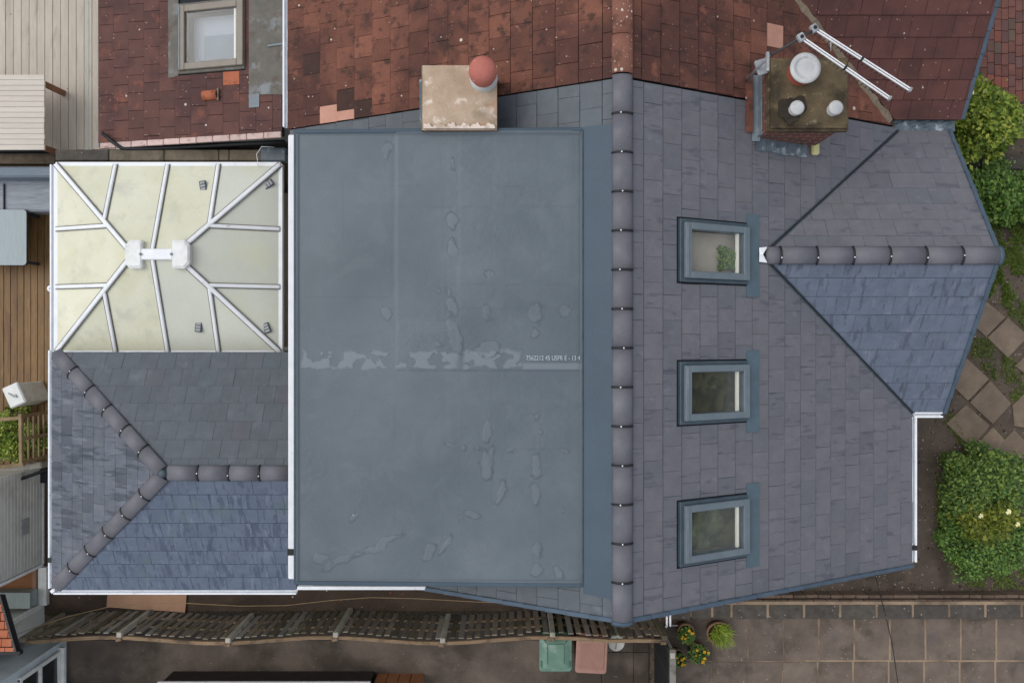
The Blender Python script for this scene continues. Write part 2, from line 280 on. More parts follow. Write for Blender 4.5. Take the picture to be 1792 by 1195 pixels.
M['bingreendark'] = pmat('dark green bin plastic', rgb(60, 92, 76), rgb(74, 108, 90), rough=.5, rnd=0, bump=.1)
M['binbrown'] = pmat('brown bin plastic', rgb(148, 112, 100), rgb(164, 126, 114), rough=.55, scale=4, rnd=0, bump=.15, stains=[(rgb(140, 98, 86), 4, (1, 1, 1), .56, .7, .5)])
M['binbrowndark'] = pmat('dark brown bin plastic', rgb(118, 80, 70), rgb(134, 94, 84), rough=.55, rnd=0, bump=.1)
M['whitelid'] = pmat('white plastic lid', rgb(206, 206, 198), rgb(222, 222, 214), rough=.5, rnd=0, stains=[(rgb(150, 150, 130), 14, (1, 1, 1), .56, .68, .5)])
M['rattan'] = pmat('grey rattan', rgb(118, 124, 132), rgb(160, 166, 174), rough=.7, scale=14, stretch=(.3, 5, 5), rnd=.05, bump=.6, bscale=120, bdist=.006)
M['rattandark'] = pmat('blue grey rattan back', rgb(104, 116, 130), rgb(128, 140, 152), rough=.7, scale=14, stretch=(.3, 5, 5), rnd=.05, bump=.6, bscale=120, bdist=.006)
M['greytop'] = pmat('pale blue grey cushion', rgb(150, 162, 166), rgb(168, 178, 182), rough=.7, scale=10, stretch=(6, .3, 1), rnd=0, bump=.2)
M['planter'] = pmat('old planter timber', rgb(120, 102, 78), rgb(152, 132, 104), rough=.9, scale=6, rnd=.12, bump=.5, stains=[(rgb(104, 104, 44), 4, (1, 1, 1), .56, .68, .7)])
M['greyedge'] = pmat('light grey timber sleeper', rgb(140, 138, 130), rgb(160, 158, 150), rough=.9, rnd=.08, bump=.4, stains=[(rgb(110, 112, 60), 4, (1, 1, 1), .56, .68, .6)])
M['cladding'] = pmat('white weatherboard', rgb(186, 188, 186), rgb(206, 208, 206), rough=.65, scale=2, rnd=.04, bump=.1, stains=[(rgb(150, 152, 146), 1.6, (1, 1, 1), .52, .68, .6)], grain=.06)
M['windowgrey'] = pmat('grey blue window frame', rgb(94, 106, 115), rgb(106, 118, 126), rough=.4, rnd=.03, bump=.03, grain=.03)
M['windowdark'] = pmat('dark window flashing', rgb(54, 68, 78), rgb(70, 84, 94), rough=.45, rnd=.05, bump=.05)
M['apron'] = pmat('flashing apron', rgb(74, 92, 103), rgb(86, 104, 115), rough=.55, rnd=.06, bump=.2, bscale=150)
M['skyframe'] = pmat('taupe skylight frame', rgb(122, 114, 104), rgb(138, 130, 120), rough=.45, rnd=.03, bump=.05)
M['skyflash'] = pmat('weathered grey flashing', rgb(92, 90, 84), rgb(112, 108, 102), rough=.75, scale=6, rnd=.06, bump=.4, stains=[(rgb(142, 150, 156), 3, (1, 1, 1), .54, .66, .6), (rgb(86, 70, 58), 5, (1, 1, 1), .56, .66, .6)])
M['roombeige'] = pmat('beige carpet', rgb(158, 150, 142), rgb(170, 160, 152), rough=.95, rnd=0)
M['olivereflect'] = pmat('painted olive reflection', rgb(54, 53, 31), rgb(78, 73, 47), rough=.95, scale=4, rnd=0, stains=[(rgb(34, 38, 20), 5, (1, 1, 1), .44, .56, .9), (rgb(100, 94, 68), 6, (1, 1, 1), .62, .72, .6)])  # mottle paints dark trees mirrored in the pane
M['greenreflect'] = pmat('painted green reflection', rgb(60, 65, 39), rgb(86, 93, 62), rough=.95, scale=3, rnd=0, stains=[(rgb(38, 42, 22), 4, (1, 1, 1), .46, .58, .9), (rgb(126, 132, 108), 5, (1, 1, 1), .60, .72, .7)])  # green mottle paints foliage mirrored in the glass
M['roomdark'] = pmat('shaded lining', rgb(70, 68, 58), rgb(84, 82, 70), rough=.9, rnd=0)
M['cream'] = pmat('cream inner sash', rgb(220, 218, 206), rgb(230, 228, 216), rough=.5, rnd=0, bump=0)
M['wood'] = pmat('orange brown timber', rgb(134, 88, 56), rgb(160, 110, 76), rough=.8, scale=5, stretch=(.8, 6, 6), rnd=.05, bump=.4)
M['darkwall_shade'] = pmat('dark wall and fence shade', rgb(40, 36, 34), rgb(58, 52, 48), rough=.9, rnd=0)  # wall colour; the same dark also paints shade at the fence foot
M['potclay'] = pmat('mossy clay planter', rgb(112, 88, 66), rgb(140, 112, 86), rough=.9, scale=8, rnd=.1, bump=.4, stains=[(rgb(98, 96, 52), 7, (1, 1, 1), .54, .66, .6)])
M['compost'] = pmat('compost', rgb(40, 30, 24), rgb(60, 46, 36), rough=.95, rnd=0, bump=.8)

def brick_mat():
    m, t, b = new_mat('red chimney brick'); L = t.links
    geo = N(t, 'ShaderNodeNewGeometry'); sx = N(t, 'ShaderNodeSeparateXYZ'); L.new(geo.outputs['Position'], sx.inputs[0])
    cx = N(t, 'ShaderNodeCombineXYZ'); L.new(mathn(t, 'ADD', sx.outputs[0], sx.outputs[1]), cx.inputs[0]); L.new(sx.outputs[2], cx.inputs[1])
    br = N(t, 'ShaderNodeTexBrick'); L.new(cx.outputs[0], br.inputs['Vector']); br.inputs['Scale'].default_value = 1
    br.inputs['Brick Width'].default_value = .225; br.inputs['Row Height'].default_value = .075; br.inputs['Mortar Size'].default_value = .007
    br.inputs['Color1'].default_value = rgb(112, 58, 50); br.inputs['Color2'].default_value = rgb(84, 48, 44); br.inputs['Mortar'].default_value = rgb(150, 128, 112)
    L.new(br.outputs[0], b.inputs['Base Color']); b.inputs['Roughness'].default_value = .9
    bp = N(t, 'ShaderNodeBump'); bp.invert = True; bp.inputs['Strength'].default_value = .8; bp.inputs['Distance'].default_value = .01
    L.new(br.outputs[1], bp.inputs['Height']); L.new(bp.outputs[0], b.inputs['Normal'])
    return m
M['brick'] = brick_mat()
def glass_mat(name, tint, trans=.8):
    m, t, b = new_mat(name); t.nodes.remove(b); L = t.links
    out = [n for n in t.nodes if n.type == 'OUTPUT_MATERIAL'][0]
    tr = N(t, 'ShaderNodeBsdfTransparent'); tr.inputs[0].default_value = tint
    gl = N(t, 'ShaderNodeBsdfGlossy'); gl.inputs['Roughness'].default_value = .03
    fr = N(t, 'ShaderNodeFresnel'); fr.inputs[0].default_value = 1.5
    mx = N(t, 'ShaderNodeMixShader'); L.new(mathn(t, 'MULTIPLY_ADD', fr.outputs[0], (.12), .8-trans), mx.inputs[0]); L.new(tr.outputs[0], mx.inputs[1]); L.new(gl.outputs[0], mx.inputs[2])
    L.new(mx.outputs[0], out.inputs[0])
    return m
M['glass'] = glass_mat('window glass', (.97, .98, .97, 1))
M['glass_blue'] = glass_mat('skylight glass', (.96, .97, .98, 1), .78)
def leaf_mat(name, stops, rough=.5, trans=.25):
    m, t, b = new_mat(name); L = t.links
    geo = N(t, 'ShaderNodeNewGeometry'); r = ramp(t, stops); L.new(geo.outputs['Random Per Island'], r.inputs[0])
    L.new(r.outputs[0], b.inputs['Base Color']); b.inputs['Roughness'].default_value = rough; b.inputs['Specular IOR Level'].default_value = .4
    out = [n for n in t.nodes if n.type == 'OUTPUT_MATERIAL'][0]
    tl = N(t, 'ShaderNodeBsdfTranslucent'); L.new(r.outputs[0], tl.inputs[0])
    mx = N(t, 'ShaderNodeMixShader'); mx.inputs[0].default_value = trans; L.new(b.outputs[0], mx.inputs[1]); L.new(tl.outputs[0], mx.inputs[2]); L.new(mx.outputs[0], out.inputs[0])
    return m
M['leaf_bright'] = leaf_mat('bright shrub leaf', [(0, rgb(58, 82, 26)), (.35, rgb(108, 136, 46)), (.75, rgb(150, 168, 62)), (1, rgb(192, 196, 92))])
M['leaf_mid'] = leaf_mat('mid green leaf', [(0, rgb(44, 70, 30)), (.5, rgb(88, 124, 52)), (1, rgb(136, 164, 78))])
M['leaf_dark'] = leaf_mat('dark green leaf', [(0, rgb(50, 74, 36)), (.5, rgb(92, 124, 56)), (1, rgb(146, 166, 80))])
M['leaf_yellow'] = leaf_mat('yellow green leaf', [(0, rgb(70, 82, 26)), (.5, rgb(110, 124, 42)), (1, rgb(150, 152, 60))])
M['leaf_lime'] = leaf_mat('lime grass blade', [(0, rgb(84, 110, 30)), (.5, rgb(128, 152, 44)), (1, rgb(176, 186, 76))])
M['grass'] = leaf_mat('short grass', [(0, rgb(70, 92, 36)), (.5, rgb(98, 122, 50)), (1, rgb(140, 150, 78))])
M['moss'] = leaf_mat('moss and weeds', [(0, rgb(60, 66, 26)), (.6, rgb(86, 92, 34)), (1, rgb(120, 130, 50))])
M['flower'] = pmat('pale yellow petals', rgb(226, 222, 160), rgb(236, 234, 190), rough=.7, rnd=0, bump=0)
M['flowerorange'] = pmat('orange yellow petals', rgb(206, 156, 40), rgb(222, 180, 54), rough=.7, rnd=.1, bump=0)
M['stem'] = pmat('brown stem', rgb(82, 62, 46), rgb(104, 80, 60), rough=.9, rnd=0)

# ------------------------------------------------------------------ roofs: slope frames, clipping, slates and tiles
def area2(p): return .5*sum(p[i][0]*p[(i+1) % len(p)][1]-p[(i+1) % len(p)][0]*p[i][1] for i in range(len(p)))
def ccw(p): return list(p) if area2(p) > 0 else list(reversed(p))
def half(poly, a, b, inside=True):
    out = []; n = len(poly)
    def sd_(p):
        k = (b[0]-a[0])*(p[1]-a[1])-(b[1]-a[1])*(p[0]-a[0]); return k if inside else -k
    for i in range(n):
        p, q = poly[i], poly[(i+1) % n]; sp, sq = sd_(p), sd_(q)
        if sp >= 0: out.append(p)
        if (sp > 0 and sq < 0) or (sp < 0 and sq > 0):
            k = sp/(sp-sq); out.append((p[0]+(q[0]-p[0])*k, p[1]+(q[1]-p[1])*k))
    return out
def clip(poly, conv):
    for i in range(len(conv)):
        if len(poly) < 3: return []
        poly = half(poly, conv[i], conv[(i+1) % len(conv)])
    return poly if len(poly) >= 3 and abs(area2(poly)) > 1e-5 else []
def minus(polys, conv):
    res = []
    for p in polys:
        cur = p
        for i in range(len(conv)):
            a, b = conv[i], conv[(i+1) % len(conv)]
            o = half(cur, a, b, False)
            if len(o) >= 3 and abs(area2(o)) > 2e-4: res.append(o)
            cur = half(cur, a, b, True)
            if len(cur) < 3: break
    return res
class Slope:
    """plane z = z0 - t*(distance from the ridge line); facing E/W/S/N; (px,py,pz) a point of it"""
    def __init__(s, face, point, tan):
        s.face = face; s.p = Vector(point); s.t = tan; s.c = 1/math.sqrt(1+tan*tan); s.s = tan*s.c
        c, q = s.c, s.s
        s.u, s.v, s.n = {'E': (Vector((0,1,0)), Vector((-c,0,q)), Vector((q,0,c))), 'W': (Vector((0,-1,0)), Vector((c,0,q)), Vector((-q,0,c))),
                         'S': (Vector((1,0,0)), Vector((0,c,q)), Vector((0,-q,c))), 'N': (Vector((-1,0,0)), Vector((0,-c,q)), Vector((0,q,c)))}[face]
    def z(s, x, y):
        d = {'E': x-s.p.x, 'W': s.p.x-x, 'S': s.p.y-y, 'N': y-s.p.y}[s.face]
        return s.p.z - s.t*d
    def P(s, x, y, h=0.0): return Vector((x, y, s.z(x, y)))+s.n*h
    def uv(s, q):
        d = Vector((q[0]-s.p.x, q[1]-s.p.y, 0)); vp = Vector((s.v.x, s.v.y, 0))
        return (d.dot(s.u), d.dot(vp)/(s.c*s.c))
    def w(s, u, v, h=0.0): return s.p+s.u*u+s.v*v+s.n*h
FULL = {}
def prism_mesh(name, polys, g, t, org):
    mb = MB()
    for p in polys:
        n = len(p); zb = lambda v: t*(1-(v-org[1])/g)
        vs = [Vector((a-org[0], b-org[1], zb(b))) for a, b in p]+[Vector((a-org[0], b-org[1], zb(b)+t)) for a, b in p]
        fs = [tuple(range(n, 2*n))]+[(i, (i+1) % n, n+(i+1) % n, n+i) for i in range(n)]
        mb.add(vs, fs)
    return mb
def clad(S, region, gauge, width, t, holes=(), v_off=0.0, gap=.0038, bond=.5, jit=.002, u_off=0.0, lap=-.0045):
    """returns pieces: (area, centre, matrix, mb or None when full, key)"""
    reg = ccw([S.uv(q) for q in region]); hol = [ccw([S.uv(q) for q in h]) for h in holes]
    u0 = min(q[0] for q in reg); u1 = max(q[0] for q in reg); v0 = min(q[1] for q in reg); v1 = max(q[1] for q in reg)
    out = []; k = 0; v = v0 - ((v_off) % gauge)
    while v < v1-.01:
        u = u0-width+(u_off+(k % 2)*bond*width+random.uniform(-.04, .04)*width) % width - width*.0
        while u < u1:
            g2 = gap*random.uniform(.6, 1.5)
            rect = [(u+g2/2, v), (u+width-g2/2, v), (u+width-g2/2, v+gauge+lap), (u+g2/2, v+gauge+lap)]
            p = clip(rect, reg); u += width
            if not p: continue
            polys = [p]
            for h in hol: polys = minus(polys, h)
            polys = [q for q in polys if abs(area2(q)) > 3e-4]
            if not polys: continue
            a = sum(abs(area2(q)) for q in polys); full = abs(a-width*gauge) < .1*width*gauge and a > (width-g2)*(gauge+lap)*.999
            org = (u-width/2, v)
            Mx = Matrix((S.u, S.v, S.n)).transposed().to_4x4(); Mx.translation = S.w(org[0], org[1], random.uniform(0, jit))
            if full:
                Mx = Mx @ Matrix.Rotation(R(random.gauss(0, .25)), 4, 'Z') @ Matrix.Rotation(R(random.gauss(0, .25)), 4, 'Y')
                key = (width, gauge, t)
                if key not in FULL:
                    FULL[key] = prism_mesh('', [[(g2/2, 0), (width-g2/2, 0), (width-g2/2, gauge+lap), (g2/2, gauge+lap)]], gauge, t, (width/2, 0))
                out.append((a, Mx.translation.copy(), Mx, None, key))
            else:
                out.append((a, Mx.translation.copy(), Mx, prism_mesh('', polys, gauge, t, org), None))
        v += gauge; k += 1
    return out
MESHCACHE = {}
def emit(pieces, parent, mat, name, special=()):
    """one object per piece; special = [(world xy, material)]"""
    sp = {}
    for pt, m2 in special:
        i = min(range(len(pieces)), key=lambda j: ((pieces[j][2] @ Vector((0, .12, 0))).xy-Vector(pt)).length); sp[i] = m2
    for i, (a, c, Mx, mb, key) in enumerate(pieces):
        m_ = sp.get(i, mat)
        if mb is None:
            kk = (key, m_.name)
            if kk not in MESHCACHE:
                me = bpy.data.meshes.new(name); f = FULL[key]; me.from_pydata([tuple(p) for p in f.v], [], f.f); me.materials.append(m_); MESHCACHE[kk] = me
            me = MESHCACHE[kk]
        else:
            me = bpy.data.meshes.new(name); me.from_pydata([tuple(p) for p in mb.v], [], mb.f); me.materials.append(m_)
        o = bpy.data.objects.new(name, me); COL.objects.link(o); o.parent = parent
        o.matrix_basis = Matrix.Translation(-WO[parent.name]) @ Mx; WO[o.name] = Mx.translation.copy()
def emit_joined(pieces, parent, mat, name):
    mb = MB()
    for a, c, Mx, pm, key in pieces:
        src = pm or FULL[key]
        mb.add([Mx @ p for p in src.v], src.f)
    if mb.v:
        o = mb.build(name, mat, parent); o['kind'] = 'stuff'; return o
def sheet(S, region, h0, h1):
    """a flat plate over a plan polygon between heights h0 and h1 above the slope plane"""
    reg = ccw(region); n = len(reg); mb = MB()
    vs = [S.P(x, y, 0)+Vector((0, 0, h0)) for x, y in reg]+[S.P(x, y, 0)+Vector((0, 0, h1)) for x, y in reg]
    return mb.add(vs, [tuple(range(n-1, -1, -1)), tuple(range(n, 2*n))]+[(i, (i+1) % n, n+(i+1) % n, n+i) for i in range(n)])
def arc_tile(a, b, r0, r1, half_deg=78, th=.014, n=12, lift=0.0):
    mb = MB(); a = Vector(a); b = Vector(b); d = (b-a).normalized(); side = d.cross(Vector((0, 0, 1))).normalized(); up = side.cross(d)
    ang = [R(-half_deg+2*half_deg*k/n) for k in range(n+1)]
    vs = []
    for p, r in ((a, r0), (b, r1)):
        for rr in (r, r-th):
            for t in ang: vs.append(p+side*(rr*math.sin(t))+up*(rr*math.cos(t)-r*math.cos(R(half_deg))+lift))
    m = n+1
    fs = []
    for k in range(n):
        fs.append((k, k+1, 2*m+k+1, 2*m+k)); fs.append((m+k+1, m+k, 3*m+k, 3*m+k+1))
        fs.append((k+1, k, m+k, m+k+1)); fs.append((2*m+k, 2*m+k+1, 3*m+k+1, 3*m+k))
    fs.append((0, 2*m, 3*m, m)); fs.append((n, m+n, 3*m+n, 2*m+n))
    sm = [True, True, False, False]*n+[False, False]
    b0 = len(mb.v); mb.v += vs
    for f, s_ in zip(fs, sm): mb.f.append(list(f)); mb.sm.append(s_)
    return mb
def ridge_run(parent, a, b, count, r, mat, clips=True, lift=0.0, half_deg=78, first_clip=False, name='ridge_tile'):
    r = r*math.sin(R(half_deg))/math.sin(R(50)); half_deg = 50; lift = lift-.004
    a = Vector(a); b = Vector(b); d = (b-a)
    for i in range(count):
        p = a+d*(i/count); q = a+d*((i+1)/count); dn = d.normalized()
        t = arc_tile(p+dn*.004, q-dn*.004, r*random.uniform(.985, 1.01), r, half_deg, lift=lift+random.uniform(0, .003)).build(name, mat, parent)
        if clips and (i > 0 or first_clip):
            c = arc_tile(p-dn*.011, p+dn*.011, r+.007, r+.007, half_deg+2, lift=lift, th=.02).build('clip', M['black'], t)
            side = dn.cross(Vector((0, 0, 1))).normalized(); up = side.cross(dn)
            top = p+up*(r-r*math.cos(R(half_deg))+lift+.008)+side*r*random.uniform(-.05, .25)
            MB().lathe([(.009, -.01), (.009, .004), (.004, .008)], top, 8).build('screw', M['screw'], t)

# ------------------------------------------------------------------ ground, paths, patio (the setting)
def flat(name, poly, z0, z1, mat, label, cat, kind='structure', parent=None):
    o = MB().prism(ccw(poly), z0, z1).build(name, mat, parent)
    if parent is None: tag(o, label, cat, kind=kind)
    return o
ground = flat('ground', [(-60, -60), (60, -60), (60, 60), (-60, 60)], -.3, 0, M['soil'], 'bare brown stony soil around the houses and garden', 'ground')
def pxpoly(pts, z): return [tuple(at(x, y, z).xy) for x, y in pts]
flat('alley_ground', [(-8.5, -4.95), (2.4, -4.95), (2.4, -2.9), (-8.5, -2.9)], 0, .006, M['alleysoil'], 'damp dark soil strip between slate house and slatted fence', 'soil')
# concrete path beyond the fence, cast in bays
path = flat('path', [(-8.1, -8.5), (2.5, -8.5), (2.5, -5.0), (-8.1, -5.0)], 0, .012, M['path'], 'stained concrete path below the slatted fence, where the bins stand', 'path')
for i, (x0, x1) in enumerate(((1.02, 1.62), (1.635, 2.2), (2.215, 2.48))):
    for j, (y0, y1) in enumerate(((-5.62, -5.02), (-6.24, -5.635))):
        MB().box(x0, x1, y0, y1, .012, .03, .004).build('paving_slab', M['path'], path)
# patio of slabs, lower right
patio = flat('patio', [(2.66, -8), (9.6, -8), (9.6, -4.93), (2.66, -4.93)], 0, .036, M['joint'], 'patio bed with pale sandy joints, lower right', 'patio')
sw, sh = .644, .80
for i in range(-1, 12):
    for j in range(0, 3):
        x0 = 3.0+i*sw - j*.02; y1 = -5.0-j*sh
        a = max(x0, 2.70)
        if x0+sw-.03 - a < .1: continue
        g = .014 if i < 3 else .034
        o = MB().obox((0, 0, 0), (x0+sw-g-a, sh-g, .03), None, .006).build('paving_slab', M['patio'], None, wo=Vector((0, 0, 0)))
        o.parent = patio; o.location = Vector(((a+x0+sw-g)/2, y1-(sh-g)/2, .027+random.uniform(0, .005)))-WO[patio.name]
        o.rotation_euler = (R(random.gauss(0, .25)), R(random.gauss(0, .25)), R(random.gauss(0, .3)))
# retaining wall with coping blocks
wall = thing('retaining_wall', (6, -4.8, 0), 'low brick retaining wall topped by dark coping blocks with pale joints, beside the patio', 'wall')
MB().box(2.72, 9.6, -4.90, -4.62, 0, .29).build('wall_core', M['joint'], wall)
x = 2.74; k = 0
lens = [.42, .33, .3]
while x < 9.5:
    L_ = lens[k] if k < 3 else .60
    MB().box(x, x+L_, -4.93+random.uniform(-.006, .006), -4.68, .235, .30+random.uniform(0, .01), .01).build('coping_block', M['coping'], wall); x += L_+.045; k += 1
for r_, (y0, y1, z1) in enumerate(((-4.665, -4.60, .27), (-4.588, -4.53, .22))):
    x = 2.9+r_*.12
    while x < 9.5:
        L_ = random.choice((.21, .215, .44)); MB().box(x, x+L_, y0, y1, .0, z1+random.uniform(-.01, .01), .006).build('brick', M['brickwall'], wall); x += L_+.012
# diagonal stepping slabs of the front garden
fpath = flat('garden_path', pxpoly([(1655, 740), (1690, 610), (1722, 515), (1830, 560), (1830, 790), (1700, 790)], 0), .0, .008, M['soil'], 'gravelly bed of the diagonal slab path in the garden', 'path')
for q in ([(1722, 524), (1760, 555), (1726, 589), (1700, 566)], [(1764, 556), (1800, 588), (1764, 626), (1728, 591)], [(1692, 627), (1731, 663), (1694, 701), (1660, 668)],
          [(1733, 666), (1770, 706), (1737, 742), (1697, 704)], [(1691, 708), (1733, 745), (1700, 783), (1656, 741)], [(1772, 709), (1810, 672), (1850, 712), (1812, 752), (1775, 745)],
          [(1738, 747), (1771, 783), (1736, 812), (1704, 785)], [(1775, 752), (1812, 790), (1776, 822), (1741, 787)], [(1776, 640), (1812, 605), (1850, 645), (1812, 668)]):
    mb = MB(); c = at(sum(p[0] for p in q)/len(q), sum(p[1] for p in q)/len(q), .03); ps = ccw(pxpoly(q, .03)); z = .03+random.uniform(0, .012)
    ins = [(c.x+(p[0]-c.x)*.975, c.y+(p[1]-c.y)*.975) for p in ps]; n = len(ps)
    mb.add([(p[0], p[1], 0.0) for p in ps]+[(p[0], p[1], z-.006) for p in ps]+[(p[0], p[1], z) for p in ins],
           [tuple(range(2*n, 3*n))]+[(b+i, b+(i+1) % n, b+n+(i+1) % n, b+n+i) for b in (0, n) for i in range(n)])
    mb.build('paving_slab', M['slab'], fpath)
# block paved drive, top right
drive = flat('driveway', pxpoly([(1640, -80), (1900, -80), (1900, 205), (1640, 205)], 0), 0, .01, M['soil'], 'red block paved drive in the upper right corner', 'driveway')
bx0 = at(1690, 0, 0).x; me_b = None; rows = 0
for ci in range(12):
    xa = at(1675+ci*12.3, 0, 0).x; w_ = 12.3*13.5/FPX-.007; ya = at(0, 175, 0).y - random.uniform(0, .2)
    while ya < at(0, -12, 0).y:
        if me_b is None: me_b = MB().obox((0, 0, 0), (w_, .198, .05), None, .005).build('paver', M['paver'], drive).data; bpy.data.objects.remove(bpy.data.objects['paver'])
        o = bpy.data.objects.new('paver', me_b); COL.objects.link(o); o.parent = drive
        o.location = Vector((xa+w_/2, ya+.1, .012+random.uniform(0, .006)))-WO[drive.name]; o.rotation_euler = (0, 0, R(random.gauss(0, .8)))
        ya += .206; rows += 1
# cream deck and brown deck on the left
cdk = flat('cream_deck', pxpoly([(-90, -90), (300, -90), (300, 266), (-90, 266)], .42), .3, .42, M['underlay'], 'cream composite deck, upper left', 'deck')
for i in range(-4, 21):
    xa = at(-4+i*13.75, 0, .45).x; m_ = M['creamdeck']
    MB().box(xa, xa+.132, at(0, 262+random.uniform(-1, 1), .45).y, at(0, -60, .45).y, .42, .445+random.uniform(0, .003), .004).build('board', m_, cdk)
MB().box(at(152, 0, .45).x, at(155.5, 0, .45).x, at(0, 262, .45).y, at(0, -60, .45).y, .4405, .452, .002).build('trim_strip', M['teal'], cdk)
MB().box(at(-90, 0, .3).x, at(96, 0, .3).x, at(0, 289, .2).y, at(0, 265, .3).y, .0, .30, .01).build('edge_sleeper', M['mortar'], cdk)
bdk = flat('brown_deck', pxpoly([(-90, 288), (150, 288), (150, 845), (-90, 845)], .1), 0, .1, M['underlay'], 'oiled brown timber deck beside the conservatory', 'deck')
for i in range(-7, 14):
    xa = at(-5+i*11.8, 0, .13).x
    MB().box(xa, xa+.114, at(0, 815, .13).y, at(0, 290, .13).y, .1, .128+random.uniform(0, .004), .004).build('board', M['deck'], bdk)

# ------------------------------------------------------------------ the slate house
RX, RZ, T = 1.276, 4.93, .477
SE = Slope('E', (RX, 0, RZ), T); SW = Slope('W', (RX, 0, RZ), T)
GY, GZ, GX0, GX1, GT = 1.10, 4.01, 3.197, 6.2, .575
GS = Slope('S', (0, GY, GZ), GT); GN = Slope('N', (0, GY, GZ), GT)
def sp(S, px, py):
    z = S.p.z
    for _ in range(12): q = at(px, py, z); z = S.z(q.x, q.y)
    return (q.x, q.y)
house = thing('house', (1.3, 0, 0), 'slate roofed house with big grey flat dormer roof and three roof windows', 'house')
EAVE = 5.74
# walls
mb = MB(); prof = [(-2.95, 0), (5.5, 0), (5.5, 2.72), (RX, 4.74), (-2.95, 2.72)]
for y0, y1 in ((-3.02, -2.85), (2.95, 3.1)):
    n = 5; mb.add([(x, y0, z) for x, z in prof]+[(x, y1, z) for x, z in prof], [tuple(range(n)), tuple(range(2*n-1, n-1, -1))]+[((i+1) % n, i, n+i, n+(i+1) % n) for i in range(n)])
mb.box(5.3, 5.5, -2.85, 2.95, 0, 2.68).box(-2.95, -2.78, -2.85, 2.95, 0, 2.68)
prof = [(-.8, 0), (2.98, 0), (2.98, 2.75), (GY, 3.85), (-.8, 2.75)]
mb.add([(5.85, y, z) for y, z in prof]+[(6.02, y, z) for y, z in prof], [tuple(range(4, -1, -1)), tuple(range(5, 10))]+[(i, (i+1) % 5, 5+(i+1) % 5, 5+i) for i in range(5)])
mb.box(5.5, 5.86, -.8, -.62, 0, 2.74)
mb.build('wall', M['render'], house)
# roof windows: plan rectangles on the east slope
WX0, WX1 = 1.995, 2.945
WINS = [(.715, 1.475, M['roombeige']), (-1.0, -.24, M['olivereflect']), (-2.70, -1.92, M['greenreflect'])]
wholes = [[(WX0+.05, a+.05), (WX1-.05, a+.05), (WX1-.05, b-.05), (WX0+.05, b-.05)] for a, b, _ in WINS]
ch_hole = [(3.13, 2.58), (4.0, 2.58), (4.0, 3.36), (3.13, 3.36)]
notch = [(GX0, GY), (7.0, GY-(7.0-GX0)*T/GT), (7.0, GY+(7.0-GX0)*T/GT)]
def offs(S, region, holes, h0, h1):
    mb = MB(); polys = [ccw(region)]
    for h in holes: polys = minus(polys, ccw(h))
    for p in polys:
        s_ = sheet(S, p, h0, h1); mb.add(s_.v, s_.f)
    return mb
east = [(RX, -3.2), (EAVE, -3.2), (EAVE, 3.04), (RX, 3.04)]
slope_e = offs(SE, east, [notch]+wholes, -.10, -.012).build('roof_slope', M['underlay'], house)
slope_e['label'] = 'street side slope holding the roof windows'
west_regs = [[(RX, -3.2), (RX, -2.80), (-3.19, -2.80), (-3.19, -3.2)], [(RX, 2.40), (RX, 3.04), (-3.19, 3.04), (-3.19, 2.40)]]
slope_w = offs(SW, [(RX, -3.2), (RX, 3.04), (-3.19, 3.04), (-3.19, -3.2)], [], -.10, -.012).build('roof_slope', M['underlay'], house)
slope_w['label'] = 'garden side slope under the dormer'
gs_reg = [(GX0, GY), (GX1, GY), (GX1, -1.02), (GX0+2.12*GT/T, -1.02)]
gn_reg = [(GX0, GY), (GX1, GY), (GX1, 3.0), (GX0+1.9*GT/T, 3.0)]
mbg = sheet(GS, gs_reg, -.08, -.012); s2 = sheet(GN, gn_reg, -.08, -.012); mbg.add(s2.v, s2.f)
slope_g = mbg.build('gable_roof', M['underlay'], house)
# slates
cw = [[(WX0-.03, a-.02), (WX1+.01, a-.02), (WX1+.01, b+.02), (WX0-.03, b+.02)] for a, b, _ in WINS]
aprons = [[(WX1+.0, a-.16), (WX1+.185, a-.16), (WX1+.185, b+.14), (WX1+.0, b+.14)] for a, b, _ in WINS]
nt_e = [(GX0-.03, GY), (7.0, GY-(7.0-GX0+.03)*T/GT), (7.0, GY+(7.0-GX0+.03)*T/GT)]
g_e, w_e = .277, .30
pe = clad(SE, [(RX+.05, -3.2), (EAVE+.04, -3.2), (EAVE+.04, 3.03), (RX+.05, 3.03)], g_e, w_e, .006, [nt_e]+cw, v_off=.0, lap=-.0095)
pw = []
for r_ in west_regs: pw += clad(SW, [(x-.05 if x == RX else x, y) for x, y in r_], g_e, w_e, .006, [], lap=-.007)
gk = GT/T
pgs = clad(GS, [(GX0+.045, GY-.01), (GX1, GY-.03), (GX1, -1.04), (GX0+.035+2.14*gk, -1.04)], .27, .30, .006, [], lap=-.008)
pgn = clad(GN, [(GX0+.045, GY+.01), (GX1, GY+.03), (GX1, 3.0), (GX0+.035+1.9*gk, 3.0)], .27, .30, .006, [], lap=-.008)
allp = [(p, 'e') for p in pe]+[(p, 'w') for p in pw]+[(p, 's') for p in pgs]+[(p, 'n') for p in pgn]
order = sorted(range(len(allp)), key=lambda i: -allp[i][0][0]); keep = set(order[:300])
for tagk, par, mt in (('e', slope_e, M['slate_x']), ('w', slope_w, M['slate_n']), ('s', slope_g, M['slate_y']), ('n', slope_g, M['slate_x'])):
    emit([allp[i][0] for i in keep if allp[i][1] == tagk], par, mt, 'slate')
    emit_joined([allp[i][0] for i in range(len(allp)) if i not in keep and allp[i][1] == tagk], par, mt, 'cut_slates')
